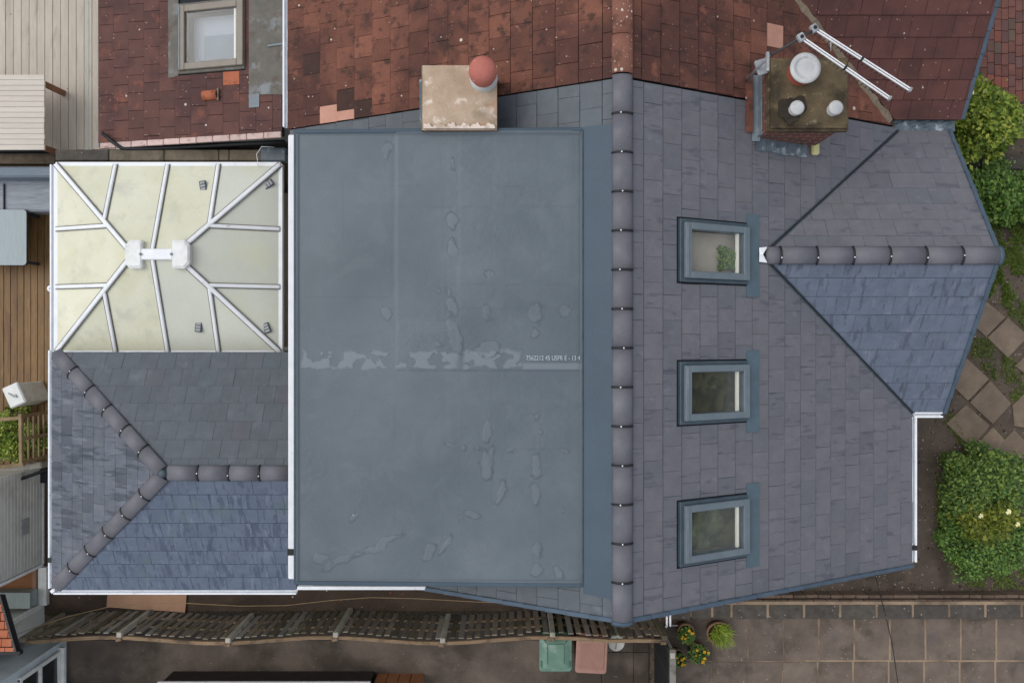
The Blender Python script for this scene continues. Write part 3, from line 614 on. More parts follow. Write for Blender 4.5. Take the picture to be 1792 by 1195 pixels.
# valley linings with raised rails
def strip(a, b, w, h, mat, name, parent, lift=0.0):
    a = Vector(a)+Vector((0, 0, lift)); b = Vector(b)+Vector((0, 0, lift)); return MB().bar(a, b, w, h).build(name, mat, parent)
for sgn in (-1, 1):
    xe = GX0+(2.12 if sgn < 0 else 1.9)*gk; ye = -1.03 if sgn < 0 else 3.0
    a = SE.P(GX0-.02, GY, .0); b = Vector((xe+.02, ye, SE.z(xe+.02, ye)))
    v = strip(a, b, .12, .012, M['black'], 'valley_lining', house, .004)
    sd_ = (b-a).cross(Vector((0, 0, 1))).normalized()
    for o_ in (-.012, .012): strip(a+sd_*o_, b+sd_*o_, .006, .03, M['windowdark'], 'rail', v, .016)
mb = MB(); c = SE.P(GX0-.05, GY, .02)
mb.add([c+Vector((-.02, .09, .02)), c+Vector((-.02, -.09, .02)), c+Vector((.09, -.10, .0)), c+Vector((.02, 0, .05)), c+Vector((.09, .10, .0)), c+Vector((-.02, 0, .03))], [(5, 1, 2, 3), (0, 5, 3, 4)])
mb.build('lead_saddle', M['upvc'], house)
# ridges
ridge_run(house, (RX, 3.08, RZ-.015), (RX, -3.23, RZ-.015), 14, .122, M['ridge'])
gx1 = at(1368, 446, 4.05).x
ridge_run(house, (GX0+.03, GY, GZ-.01), (gx1, GY, GZ-.01), 1, .118, M['ridge'])
ridge_run(house, (gx1, GY, GZ-.01), (GX1+.02, GY, GZ-.01), 6, .118, M['ridge'], first_clip=True)
capm = arc_tile((GX1+.02, GY, GZ-.02), (GX1+.075, GY, GZ-.02), .165, .16, 50).build('ridge_end_cap', M['verge'], house)
arc_tile((RX, -3.23, RZ-.03), (RX, -3.28, RZ-.03), .17, .165, 50).build('ridge_end_cap', M['verge'], house)
# verge caps, one per course
def verge_line(S, a, b, g, out, parent=house, w=.055):
    a = Vector(a); b = Vector(b); n = max(1, round((Vector((*b, 0))-Vector((*a, 0))).length/(g*S.c))); o = Vector(out)*.5*w
    for k in range(n):
        p = a+(b-a)*(k/n); q = a+(b-a)*((k+1.06)/n)
        A = S.P(p.x+o.x, p.y+o.y, .012); B = S.P(q.x+o.x, q.y+o.y, -.002)
        MB().bar(A, B, w, .05, up=S.n, ch=.006).build('verge_cap', M['verge'], parent)
verge_line(SE, (EAVE+.03, -3.2), (RX+.1, -3.2), .277, (0, -1))
verge_line(SW, (-3.19, -3.2), (RX-.1, -3.2), .277, (0, -1))
verge_line(GS, (GX1, -1.03), (GX1, GY-.1), .27, (1, 0))
verge_line(GN, (GX1, 3.0), (GX1, GY+.1), .27, (1, 0))
# gutters
def gutter(a, b, w, h, parent, mat=None, name='gutter', joints=()):
    mat = mat or M['upvc']; a = Vector(a); b = Vector(b); d = (b-a).normalized(); s_ = d.cross(Vector((0, 0, 1))).normalized()
    mb = MB(); t = .012
    mb.bar(a-Vector((0, 0, h/2)), b-Vector((0, 0, h/2)), w-2*t, t*1.2)
    for q in (-1, 1): mb.bar(a+s_*q*(w/2-t/2), b+s_*q*(w/2-t/2), t*2.2, h, ch=.004)
    o = mb.build(name, mat, parent)
    for k in joints:
        p = a+(b-a)*k; MB().bar(p-d*.035, p+d*.035, w+.012, h+.012).build('joint_clip', M['black'], o)
    return o
gutter((EAVE+.055, -3.18, 2.765), (EAVE+.055, -1.08, 2.765), .07, .07, house, joints=(.10,))
gutter((EAVE+.06, -1.055, 2.77), (GX1+.01, -1.055, 2.77), .07, .07, house)
# lead valley gutter between the two front gables
vg = MB(); xs = np.linspace(5.45, 6.3, 14); ys = np.linspace(2.985, 3.15, 5)
vv = [(x, y, GN.z(6, 3.0)+.012+.018*math.sin(x*31+y*40)*abs(math.sin(x*13))+.25*(y-3.06)**2) for x in xs for y in ys]
vg.add(vv, [(i*5+j, (i+1)*5+j, (i+1)*5+j+1, i*5+j+1) for i in range(13) for j in range(4)], False)
vg.build('lead_valley_gutter', M['leaddark'], house)
# ---- dormer with flat roof
FX0, FX1, FY0, FY1 = -2.585, .85, -2.865, 2.49
dorm = MB().box(-2.52, .8, -2.80, 2.42, 2.75, 4.56).build('dormer', M['render'], house)
def vnoise(x, y, seed=0):
    xi = np.floor(x).astype(int); yi = np.floor(y).astype(int); xf = x-xi; yf = y-yi
    def h(a, b):
        n = (a*374761393+b*668265263+seed*974711) & 0x7fffffff
        n = ((n ^ (n >> 13))*1274126177) & 0x7fffffff
        return ((n ^ (n >> 16)) & 0xffff)/65535.
    u = xf*xf*(3-2*xf); v = yf*yf*(3-2*yf)
    return (h(xi, yi)*(1-u)+h(xi+1, yi)*u)*(1-v)+(h(xi, yi+1)*(1-u)+h(xi+1, yi+1)*u)*v
def fbm(x, y, seed=0, o=4): return sum(vnoise(x*2**k, y*2**k, seed+k*7)*.5**k for k in range(o))/sum(.5**k for k in range(o))
def sstep(a, b, x): t = np.clip((x-a)/(b-a), 0, 1); return t*t*(3-2*t)
nx, ny = 350, 540
X, Y = np.meshgrid(np.linspace(FX0, FX1, nx), np.linspace(FY0, FY1, ny), indexing='ij')
def zflat(x): return 4.715-(.85-x)*.026
Z = zflat(X)
dd = CAM_Z-Z; PX = 896+X*FPX/dd; PY = 597.5-Y*FPX/dd
WPX = PX+(fbm(PX/16, PY/16, 3)-.5)*17; WPY = PY+(fbm(PX/16, PY/16, 9)-.5)*17
Hh = np.zeros_like(Z); ST = np.zeros_like(Z); RIM = np.zeros_like(Z)
bubbles = [(792, 385, 8, 17, 0, 5), (792, 437, 9, 17, -8, 5), (793, 535, 9, 19, -10, 6), (795, 587, 12, 34, -12, 6), (855, 611, 20, 13, 10, 6), (853, 545, 5, 12, 0, 5), (938, 548, 12, 18, 0, 6), (938, 582, 7, 8, 0, 5),
           (678, 549, 12, 10, 20, 4), (679, 262, 6, 15, 0, 4), (792, 285, 5, 10, 0, 4), (855, 755, 9, 17, 0, 6), (862, 800, 5, 22, 5, 8), (851, 812, 11, 27, 0, 6), (878, 861, 8, 20, 8, 9), (938, 815, 9, 20, 0, 6),
           (937, 867, 10, 20, 0, 6), (828, 902, 13, 6, 5, 6), (804, 904, 4, 4, 0, 4), (985, 895, 5, 6, 0, 4), (938, 960, 9, 12, 0, 5), (940, 995, 10, 14, 0, 5), (976, 1000, 7, 14, -30, 6), (779, 952, 7, 20, 25, 7),
           (750, 965, 9, 18, 32, 6), (888, 787, 8, 4, 0, 5), (788, 780, 8, 4, 0, 5), (815, 784, 5, 4, 0, 5), (835, 786, 7, 4, 0, 5), (985, 787, 8, 5, 0, 4), (938, 730, 5, 6, 0, 4), (945, 755, 4, 5, 0, 4), (868, 884, 4, 4, 0, 4),
           (855, 484, 6, 9, 0, -4), (783, 510, 5, 6, 0, 4), (768, 510, 4, 5, 0, 3), (768, 604, 6, 6, 0, 4), (600, 980, 40, 6, -22, 4), (660, 955, 50, 7, -24, 4), (560, 975, 12, 10, 0, 4), (985, 545, 12, 9, 0, -3), (620, 905, 5, 8, 0, 4), (575, 990, 8, 7, 0, 4)]
for bx_, by_, hw, hh_, an, hmm in bubbles:
    a = R(an); du = (WPX-bx_)*math.cos(a)+(WPY-by_)*math.sin(a); dv = -(WPX-bx_)*math.sin(a)+(WPY-by_)*math.cos(a)
    q = np.sqrt((du/hw)**2+(dv/hh_)**2); e = 2.0/min(hw, hh_)
    Hh = np.maximum(Hh, hmm*.0005*(1-sstep(1-e*1.2, 1+e*.3, q))) if hmm > 0 else Hh+hmm*.001*(1-sstep(.3, 1.2, q))
    RIM = np.maximum(RIM, np.exp(-((q-1)/(e*.5))**2)*sstep(.2, .45, fbm(PX/14, PY/14, 77))*1.0)
    ST = np.maximum(ST, .14*(1-sstep(.8, 1, q)))
# glue residue along the sheet lap
band = sstep(0, 5, WPY-613)*sstep(0, 4, 646-WPY)*sstep(0, 6, WPX-527)*sstep(0, 6, 915-WPX)*(1-np.exp(-((WPX-803)/6)**2))
nz = fbm(PX/19, PY/13, 21, 3); blot = sstep(.46, .49, nz+.12*np.exp(-((PY-641)/5)**2))*band
ST = np.maximum(ST, blot*.5); RIM = np.maximum(RIM, .8*np.exp(-((nz+.12*np.exp(-((PY-641)/5)**2)-.472)/.014)**2)*band); Hh += blot*.002
ST = np.maximum(ST, .5*sstep(0, 3, PY-634)*sstep(0, 3, 648-PY)*sstep(912, 918, PX))
# seams: sheet laps and board joints telegraphing through
wob = (fbm(PY/60, PX*0, 31)-.5)*6
for sx_, y0, y1, hgt in ((690, 230, 640, .0022), (600, 230, 480, .001), (774, 320, 1010, .0018), (800, 240, 660, .0025), (859, 240, 520, .002), (945, 325, 560, .0015), (945, 650, 1000, .0016), (860, 660, 960, .0015), (690, 700, 930, .0012), (803, 650, 1010, .0016), (1014, 300, 1010, .003)):
    msk = sstep(y0, y0+12, PY)*sstep(y1, y1-12, PY); Hh += .55*hgt*msk*sstep(-2.2, 2.2, PX-sx_-wob*.4); RIM = np.maximum(RIM, .35*msk*np.exp(-((PX-sx_-wob*.4)/1.8)**2)*sstep(.3, .6, fbm(PY/25, PX*0+sx_, 5)))
for sy_, x0, x1, hgt in ((648, 690, 1018, .004), (326, 690, 775, .0015), (362, 690, 1010, .0012), (498, 800, 1005, .002), (327, 862, 945, .002), (520, 520, 690, .001), (786, 780, 1000, .001), (540, 800, 1010, .001)):
    msk = sstep(x0, x0+8, PX)*sstep(x1, x1-8, PX); Hh += hgt*msk*(1-sstep(-2, 2, PY-sy_)); RIM = np.maximum(RIM, (.7 if sy_ == 648 else .3)*msk*np.exp(-((PY-sy_)/1.8)**2)*sstep(.25, .55, fbm(PX/25, PY*0+sy_, 6)))
Hh += .0045*(fbm(PX/7, PY/7, 41, 3)-.5)*sstep(.45, .75, fbm(PX/120, PY/120, 44)+.25*np.exp(-(((PX-900)/130)**2+((PY-430)/120)**2)))
Hh += .006*(fbm(PX/90, PY/90, 51, 3)-.5)
# turned-up edges
edge = np.minimum(np.minimum(PX-519, 1021-PX), np.minimum(PY-231, 1020-PY))
Hh += .012*(1-sstep(2, 5, edge)); RIM = np.maximum(RIM, .75*np.exp(-((edge-5)/2.)**2))
Z = Z+Hh
V = np.stack([X-0, Y, Z-4.6], -1).reshape(-1, 3)
ii, jj = np.meshgrid(np.arange(nx-1), np.arange(ny-1), indexing='ij'); a0 = (ii*ny+jj).ravel()
Fq = np.stack([a0, a0+ny, a0+ny+1, a0+1], -1)
me = bpy.data.meshes.new('flat_roof'); me.vertices.add(len(V)); me.vertices.foreach_set('co', V.ravel()); me.loops.add(Fq.size); me.loops.foreach_set('vertex_index', Fq.ravel().astype(np.int32))
me.polygons.add(len(Fq)); me.polygons.foreach_set('loop_start', (np.arange(len(Fq))*4).astype(np.int32)); me.polygons.foreach_set('loop_total', np.full(len(Fq), 4, np.int32)); me.polygons.foreach_set('use_smooth', np.ones(len(Fq), bool))
me.update(); me.validate()
for nm, arr in (('residue', ST), ('dirt', RIM)):
    at_ = me.attributes.new(nm, 'FLOAT', 'POINT'); at_.data.foreach_set('value', arr.ravel().astype(np.float32))
def membrane_mat(name, c1, c2, attrs):
    m, t, b = new_mat(name); L = t.links; geo = N(t, 'ShaderNodeNewGeometry')
    n1 = N(t, 'ShaderNodeTexNoise'); n1.inputs['Scale'].default_value = .9; n1.inputs['Detail'].default_value = 7; n1.inputs['Roughness'].default_value = .6; L.new(geo.outputs['Position'], n1.inputs['Vector'])
    rp = ramp(t, [(.3, c1), (.7, c2)]); L.new(n1.outputs[0], rp.inputs[0]); col = rp.outputs[0]
    n2 = N(t, 'ShaderNodeTexNoise'); n2.inputs['Scale'].default_value = 120; n2.inputs['Detail'].default_value = 3; L.new(geo.outputs['Position'], n2.inputs['Vector'])
    g = mathn(t, 'MULTIPLY_ADD', n2.outputs[0], .5, .75); gc = N(t, 'ShaderNodeCombineColor'); [L.new(g, gc.inputs[i]) for i in range(3)]
    col = mixc(t, 1.0, col, gc.outputs[0], 'MULTIPLY')
    vo = N(t, 'ShaderNodeTexVoronoi'); vo.inputs['Scale'].default_value = 2.6; L.new(geo.outputs['Position'], vo.inputs['Vector'])
    sc_ = N(t, 'ShaderNodeSeparateColor'); L.new(vo.outputs['Color'], sc_.inputs[0])
    f = mathn(t, 'MULTIPLY', mathn(t, 'LESS_THAN', vo.outputs['Distance'], mathn(t, 'MULTIPLY', sc_.outputs[1], .055)), mathn(t, 'LESS_THAN', sc_.outputs[0], .3))
    col = mixc(t, f, col, rgb(170, 172, 170))
    bl = 1.0 if attrs else .25
    n3 = N(t, 'ShaderNodeTexNoise'); n3.inputs['Scale'].default_value = 2.1; n3.inputs['Detail'].default_value = 8; n3.inputs['Distortion'].default_value = .6; L.new(geo.outputs['Position'], n3.inputs['Vector'])
    mr = N(t, 'ShaderNodeMapRange'); mr.inputs[1].default_value = .54; mr.inputs[2].default_value = .60; mr.inputs[4].default_value = .07*bl; L.new(n3.outputs[0], mr.inputs[0])
    col = mixc(t, mr.outputs[0], col, rgb(128, 136, 142))
    mr2 = N(t, 'ShaderNodeMapRange'); mr2.inputs[1].default_value = .44; mr2.inputs[2].default_value = .36; mr2.inputs[4].default_value = .14*bl; L.new(n3.outputs[0], mr2.inputs[0])
    col = mixc(t, mr2.outputs[0], col, rgb(78, 88, 97))
    if attrs:
        a1 = N(t, 'ShaderNodeAttribute', attribute_name='residue'); a2 = N(t, 'ShaderNodeAttribute', attribute_name='dirt')
        col = mixc(t, mathn(t, 'MULTIPLY', a1.outputs['Fac'], .8), col, rgb(134, 142, 150)); col = mixc(t, mathn(t, 'MULTIPLY', a2.outputs['Fac'], .75), col, rgb(70, 80, 90))
    L.new(col, b.inputs['Base Color']); L.new(mathn(t, 'MULTIPLY_ADD', n1.outputs[0], .3, .32), b.inputs['Roughness']); b.inputs['Specular IOR Level'].default_value = .45 if attrs else .2
    bp = N(t, 'ShaderNodeBump'); bp.inputs['Strength'].default_value = .5; bp.inputs['Distance'].default_value = .004; L.new(n2.outputs[0], bp.inputs['Height']); L.new(bp.outputs[0], b.inputs['Normal'])
    return m
M['membrane'] = membrane_mat('grey rubber roof membrane', rgb(78, 89, 98), rgb(96, 106, 114), True)
M['membrane2'] = membrane_mat('slate grey membrane upstand', rgb(64, 79, 92), rgb(76, 90, 103), False)
froof = link('flat_roof', me, house, (0, 0, 4.6), M['membrane']); froof['label'] = 'flat grey rubber sheet with blisters and sheet laps'
mb = MB()
for a, b in (((FX0, FY1+.012), (FX1, FY1+.012)), ((FX0, FY0-.012), (FX1, FY0-.012))):
    mb.bar((a[0], a[1], zflat(a[0])-.03), (b[0], b[1], zflat(b[0])-.03), .05, .10, ch=.008)
mb.build('edge_trim', M['membrane2'], froof)
MB().box(FX0-.02, FX0+.012, FY0-.03, FY1+.03, 4.50, 4.642, .006).build('edge_trim', M['windowdark'], froof)
# deck under the sheet
MB().prism(ccw([(FX0, FY0), (FX1, FY0), (FX1, FY1), (FX0, FY1)]), 4.42, [zflat(FX0)-.03 if x == FX0 else zflat(FX1)-.03 for x, y in ccw([(FX0, FY0), (FX1, FY0), (FX1, FY1), (FX0, FY1)])]).build('roof_deck', M['underlay'], dorm)
up = sheet(SW, [(FX1-.01, FY0-.10), (RX-.09, FY0-.12), (RX-.09, FY1+.03), (FX1-.01, FY1+.03)], .012, .03).build('upstand_sheet', M['membrane2'], froof)
MB().bar(SW.P(FX1-.005, FY0-.02, .03), SW.P(FX1-.005, FY1, .03), .022, .02, ch=.004).build('seam', M['windowdark'], froof)
# the roll marking printed on the sheet
tc = bpy.data.curves.new('marking', 'FONT'); tc.body = '7562212 45 USFR E - 13 4'; tc.size = .078; tc.space_character = 1.0
to = bpy.data.objects.new('marking_tmp', tc); COL.objects.link(to)
dg = bpy.context.evaluated_depsgraph_get(); tm = bpy.data.meshes.new_from_object(to.evaluated_get(dg)); bpy.data.objects.remove(to)
xs_ = [v.co.x for v in tm.vertices]; k = .635/(max(xs_)-min(xs_))
for v in tm.vertices: v.co.x = (v.co.x-min(xs_))*k; v.co.z += v.co.x*.026
p0 = at(921, 630, 4.70); p0.z = zflat(p0.x)+.024
mk = link('printed_marking', tm, froof, p0, pmat('chalky white print', rgb(164, 176, 186), rgb(186, 196, 204), rough=.9, rnd=0, bump=0)); mk['label'] = 'pale printed roll number on the roof sheet'
# dormer gutter and white fascia
dg_ = MB().box(-2.72, -2.615, FY0-.02, FY1+.02, 4.38, 4.48, .012).build('gutter', M['upvc'], house); MB().box(-2.727, -2.608, FY0+.27, FY0+.35, 4.375, 4.487, .004).build('joint_clip', M['black'], dg_)
MB().box(-2.80, -1.12, -3.235, -3.19, 3.52, 3.82, .004).build('fascia', M['upvc'], house)
MB().box(-2.6, -1.3, -3.19, -2.78, 3.70, 3.79).build('cheek_flashing', M['lead'], house)
# ---- roof windows
def sbox(S, mb, x0, x1, y0, y1, h0, h1, ch=0.0):
    a = S.uv((x0, y0)); b = S.uv((x1, y1)); u0, u1 = sorted((a[0], b[0])); v0, v1 = sorted((a[1], b[1]))
    Mx = Matrix((S.u, S.v, S.n)).transposed(); c = S.w((u0+u1)/2, (v0+v1)/2, (h0+h1)/2)
    return mb.obox(c, (u1-u0, v1-v0, h1-h0), Mx, ch)
def roof_window(parent, S, x0, x1, y0, y1, room, frame, flash, glass, fw=.085, label=None, depth=1.0, sashside=True):
    mb = MB(); i = .045
    for q in ((x0+i, x0+i+fw, y0+i, y1-i), (x1-fw, x1, y0+i, y1-i), (x0+i+fw, x1-fw, y0+i, y0+i+fw), (x0+i+fw, x1-fw, y1-i-fw, y1-i)): sbox(S, mb, *q, -.03, .085, .008)
    w = mb.build('roof_window', frame, parent)
    if label: w['label'] = label
    mb = MB()
    for q in ((x0, x0+i, y0, y1), (x0+i, x1, y0, y0+i), (x0+i, x1, y1-i, y1)): sbox(S, mb, *q, -.02, .042, .006)
    mb.build('flashing', flash, w)
    mb = MB(); sbox(S, mb, x0+i+.012, x0+i+.03, y0+i+.02, y1-i-.02, .085, .094); mb.build('hood_trim', M['lead'], w)
    mb = MB(); g = i+fw-.012; sbox(S, mb, x0+g, x1-fw+.012, y0+g, y1-g, .045, .055); mb.build('pane', glass, w)
    # light well below the pane
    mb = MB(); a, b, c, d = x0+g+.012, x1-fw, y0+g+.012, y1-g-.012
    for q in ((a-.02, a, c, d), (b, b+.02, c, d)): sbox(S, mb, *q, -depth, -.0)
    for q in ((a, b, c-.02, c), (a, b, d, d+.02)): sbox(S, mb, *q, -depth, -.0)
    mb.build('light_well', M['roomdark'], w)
    mb = MB(); sbox(S, mb, a-.02, b+.02, c-.02, d+.02, -depth-.02, -depth); mb.build('well_base', room, w)  # lower two roof windows carry a painted reflection here
    mb = MB(); sbox(S, mb, b-.07, b-.035, c, d, .0, .035, .006); mb.build('inner_sash', M['cream'], w)
    return w
for (a, b, room), lab in zip(WINS, ('roof window showing a pale room with a green plant', 'middle roof window with painted dark olive reflection', 'lower roof window with painted mottled green reflection')):
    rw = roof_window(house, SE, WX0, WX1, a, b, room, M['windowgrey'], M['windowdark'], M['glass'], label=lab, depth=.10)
    mb = MB(); sbox(SE, mb, WX1+.004, WX1+.185, a-.15, b+.13, .010, .020); mb.build('apron', M['apron'], rw)
# ---- chimney at the front (brick, three pots)
ch = MB(); CX0, CX1, CY0, CY1, CT = 3.13, 4.0, 2.58, 3.36, 4.55
ch.box(CX0, CX1, CY0, CY1, 3.0, 4.42)
stack = ch.build('chimney', M['brick'], house)
mb = MB()
for k, (o_, z0, z1) in enumerate(((.025, 4.42, 4.49), (.05, 4.493, 4.56), (.025, 4.563, 4.60))): mb.box(CX0-o_, CX1+o_, CY0-o_, CY1+o_, z0, z1, .006)
mb.build('corbel_course', M['crown'], stack)
nxx = 14; cr = MB(); gx = np.linspace(CX0-.0, CX1+.0, nxx); gy = np.linspace(CY0, CY1, nxx)
cr.add([(x, y, 4.60+.05*min(1, 6*min(x-CX0, CX1-x, y-CY0, CY1-y))+random.uniform(-.004, .004)) for x in gx for y in gy], [(i*nxx+j, (i+1)*nxx+j, (i+1)*nxx+j+1, i*nxx+j+1) for i in range(nxx-1) for j in range(nxx-1)], True)
cr.build('crown', M['crown'], stack)
def topped(px, py, z): q = at(px, py, z); return Vector((q.x, q.y, 0))
q = topped(1410, 119, 4.84)
p_ = MB().lathe([(.15, 4.6), (.15, 4.68), (.125, 4.70), (.12, 4.80)], q, 28).build('chimney_pot', M['potred'], stack)
MB().lathe([(.13, 4.79), (.178, 4.82), (.18, 4.835), (.12, 4.848), (.118, 4.84), (.09, 4.845), (.0, 4.855)], q, 32).build('cowl', M['alu'], p_)
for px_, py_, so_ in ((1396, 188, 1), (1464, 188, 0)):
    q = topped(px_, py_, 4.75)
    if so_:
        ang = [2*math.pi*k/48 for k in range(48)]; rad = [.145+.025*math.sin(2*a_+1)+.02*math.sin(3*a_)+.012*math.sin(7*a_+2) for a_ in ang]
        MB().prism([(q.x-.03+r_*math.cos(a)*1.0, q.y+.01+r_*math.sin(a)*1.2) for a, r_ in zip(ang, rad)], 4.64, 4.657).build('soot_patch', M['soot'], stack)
    p_ = MB().lathe([(.075, 4.64), (.072, 4.71)], q, 20).build('flue_pipe', M['alu'], stack)
    MB().lathe([(.06, 4.70), (.085, 4.715), (.085, 4.74), (.06, 4.752), (0, 4.755)], q, 24).build('cowl', M['alu'], p_)
# flashings
mb = MB(); xs_ = np.linspace(CX0-.05, CX1-.12, 6)
for k in range(5):
    x0, x1 = xs_[k], xs_[k+1]-.008; A = [SE.P(x0, CY0+.01, .03), SE.P(x1, CY0+.01, .035), SE.P(x1+.005, CY0-.15-random.uniform(0, .02), .02), SE.P(x0-.003, CY0-.15-random.uniform(0, .02), .024)]
    u_ = [A[0]+Vector((0, -.012, .12)), A[1]+Vector((0, -.012, .11))]
    mb.add([*A, *u_, *[p-Vector((0, 0, .012)) for p in A]], [(0, 3, 2, 1), (5, 4, 0, 1), (3, 9, 8, 2), (0, 6, 9, 3), (1, 2, 8, 7)])
mb.build('lead_flashing', M['leaddark'], stack)
mb = MB(); mb.bar(SE.P(CX0-.06, CY0-.05, .035), SE.P(CX0-.06, CY1+.0, .035), .10, .02); mb.bar((CX0-.014, CY0, SE.z(CX0, 0)+.10), (CX0-.014, CY1, SE.z(CX0, 0)+.10), .02, .16)
mb.build('lead_flashing', M['lead'], stack)
mb = MB(); mb.bar(SE.P(CX0-.16, CY0+.05, .03), SE.P(CX0-.16, CY1, .03), .09, .03); mb.build('back_board', M['terra'], stack)
MB().obox(SE.P(CX1-.02, CY0-.04, .06), (.1, .16, .05), None, .02).build('corner_pad', pmat('pale yellow sealant', rgb(190, 186, 130), rgb(206, 202, 150), rough=.7, rnd=0), stack)

# ------------------------------------------------------------------ neighbouring house (terracotta), top
nb = thing('house', (1.3, 4.5, 0), 'neighbouring house with weathered terracotta tile roof along the top', 'house')
NY, NT_ = 4.9, .575
NG = Slope('S', (0, NY, GZ), NT_); NGN = Slope('N', (0, NY, GZ), NT_)
mb = MB(); prof = [(-2.95, 0), (5.5, 0), (5.5, 2.72), (RX, 4.7), (-2.95, 2.72)]
mb.add([(x, 3.115, z) for x, z in prof]+[(x, 8.8, z) for x, z in prof], [tuple(range(5)), tuple(range(9, 4, -1))]+[((i+1) % 5, i, 5+i, 5+(i+1) % 5) for i in range(5)])
mb.box(5.501, 6.1, 3.3, 6.5, 0, 2.8); mb.build('wall', M['render'], nb)
nYT = 6.2
notch2 = [(GX0, NY), (7.2, NY-(7.2-GX0)*T/NT_), (7.2, NY+(7.2-GX0)*T/NT_)]
n_e = offs(SE, [(RX, 3.06), (EAVE, 3.06), (EAVE, 9), (RX, 9)], [notch2, ch_hole], -.10, -.004).build('roof_slope', M['underlay'], nb)
n_w = sheet(SW, [(RX, 3.06), (RX, 9), (-3.19, 9), (-3.19, 3.06)], -.10, -.004).build('roof_slope', M['underlay'], nb)
ngr = [(GX0, NY), (6.33, NY), (6.33, 3.14), (GX0+1.76*NT_/T, 3.14)]; ngr2 = [(GX0, NY), (6.33, NY), (6.33, 6.6), (GX0+1.7*NT_/T, 6.6)]
mbg = sheet(NG, ngr, -.08, -.004); s2 = sheet(NGN, ngr2, -.08, -.004); mbg.add(s2.v, s2.f); n_g = mbg.build('gable_roof', M['underlay'], nb)
chl = [(-1.05, 2.2), (-.16, 2.2), (-.16, 3.20), (-1.05, 3.20)]
tw = clad(SW, [(RX-.07, 3.055), (RX-.07, nYT), (-3.22, nYT), (-3.22, 3.055)], .297, .29, .014, [chl], gap=.006, lap=-.012, jit=.004, bond=.37)
specw = [(sp(SW, 552, 117), M['tile_black']), (sp(SW, 617, 180), M['tile_black']), (sp(SW, 648, 198), M['tile_black']), (sp(SW, 584, 207), M['tile_pink']), (sp(SW, 614, 212), M['tile_pink'])]
emit(tw, n_w, M['terra'], 'tile', specw)
nt2 = [(GX0-.07, NY), (7.2, NY-(7.2-GX0+.07)*T/NT_), (7.2, NY+(7.2-GX0+.07)*T/NT_)]
te = clad(SE, [(RX+.07, 3.055), (EAVE, 3.055), (EAVE, nYT), (RX+.07, nYT)], .277, .30, .014, [nt2, [(CX0-.06, 2.5), (CX1+.02, 2.5), (CX1+.02, CY1+.03), (CX0-.06, CY1+.03)]], gap=.006, lap=-.015, jit=.004, bond=.37)
emit(te, n_e, M['terra'], 'tile', [(sp(SE, 1365, 68), M['tile_pink'])])
tg = clad(NG, [(GX0+.10, NY-.03), (6.33, NY-.03), (6.33, 3.14), (GX0+.08+1.76*NT_/T, 3.14)], .272, .285, .014, [], gap=.006, lap=-.005, jit=.004, bond=.5)
emit(tg, n_g, M['terra_gable'], 'tile')
ridge_run(nb, (RX, 3.09, RZ-.01), (RX, 6.24, RZ-.01), 7, .128, M['ridge_terra'], clips=False)
# mortared valley
mb = MB(); a = SE.P(GX0, NY, .02); b = Vector((GX0+1.78*NT_/T, 3.10, SE.z(GX0+1.78*NT_/T, 0)+.03)); sd_ = (b-a).cross(Vector((0, 0, 1))).normalized(); nseg = 40
vs_ = []; 
for i in range(nseg+1):
    p = a+(b-a)*(i/nseg); wv = .055+.012*math.sin(i*1.7)+random.uniform(-.008, .008)
    for s_, h in ((-1, 0), (-.5, .022), (0, .012), (.5, .022), (1, 0)): vs_.append(p+sd_*s_*wv+Vector((0, 0, h+random.uniform(0, .006))))
mb.add(vs_, [(i*5+j, i*5+j+1, (i+1)*5+j+1, (i+1)*5+j) for i in range(nseg) for j in range(4)], True); mb.build('mortar_valley', M['mortar'], nb)
verge_line(NG, (6.33, 3.14), (6.33, NY), .272, (1, 0), nb)
gutter((-3.27, 3.1, 2.73), (-3.27, 6.4, 2.73), .075, .08, nb)
MB().box(-3.225, -3.20, 3.1, 6.4, 2.6, 2.77).build('fascia', M['upvc_old'], nb)
# squat chimney with cream flaunching on the party line
A0 = at(739, 113, 4.80); A1 = at(869, 226, 4.80)
sq = MB().box(A0.x, A1.x, A1.y+.0, A0.y, 3.4, 4.74).build('chimney', M['brick'], nb)
nn = 18; fx = np.linspace(A0.x-.004, A1.x+.004, nn); fy = np.linspace(A1.y-.004, A0.y+.004, nn)
cr = MB(); cr.add([(x, y, 4.755+.035*min(1, 8*min(x-fx[0], fx[-1]-x, y-fy[0], fy[-1]-y))+random.uniform(-.004, .004)) for x in fx for y in fy]+[(x, y, 4.735) for x, y in ((fx[0], fy[0]), (fx[-1], fy[0]), (fx[-1], fy[-1]), (fx[0], fy[-1]))],
       [(i*nn+j, (i+1)*nn+j, (i+1)*nn+j+1, i*nn+j+1) for i in range(nn-1) for j in range(nn-1)], True)
cr.build('flaunching', M['flaunch'], sq)
pj = [(fx[0]+.02+k*(fx[-1]-fx[0]-.04)/40, fy[0]+.055+.02*math.sin(k*.9)+.014*math.sin(k*2.3+1)+random.uniform(-.008, .008)) for k in range(41)]
MB().prism(ccw([(fx[0]+.02, fy[0]+.012), (fx[-1]-.02, fy[0]+.012)]+pj[::-1]), 4.77, 4.799).build('mortar_fillet', M['whitemortar'], sq)
MB().box(fx[0]-.055, fx[0]-.008, fy[0], A0.y-.10, 4.50, 4.60, .01).build('lead_flashing', M['leaddark'], sq)
MB().box(fx[0]-.012, fx[0]+.0, fy[0], fy[-1], 4.68, 4.75, .003).build('mossy_edge', M['mortar'], sq)
q = topped(845, 126, 5.0)
p_ = MB().lathe([(.165, 4.77), (.165, 4.80), (.15, 4.82), (.145, 4.88)], q, 28).build('pot_collar', M['alu'], sq)
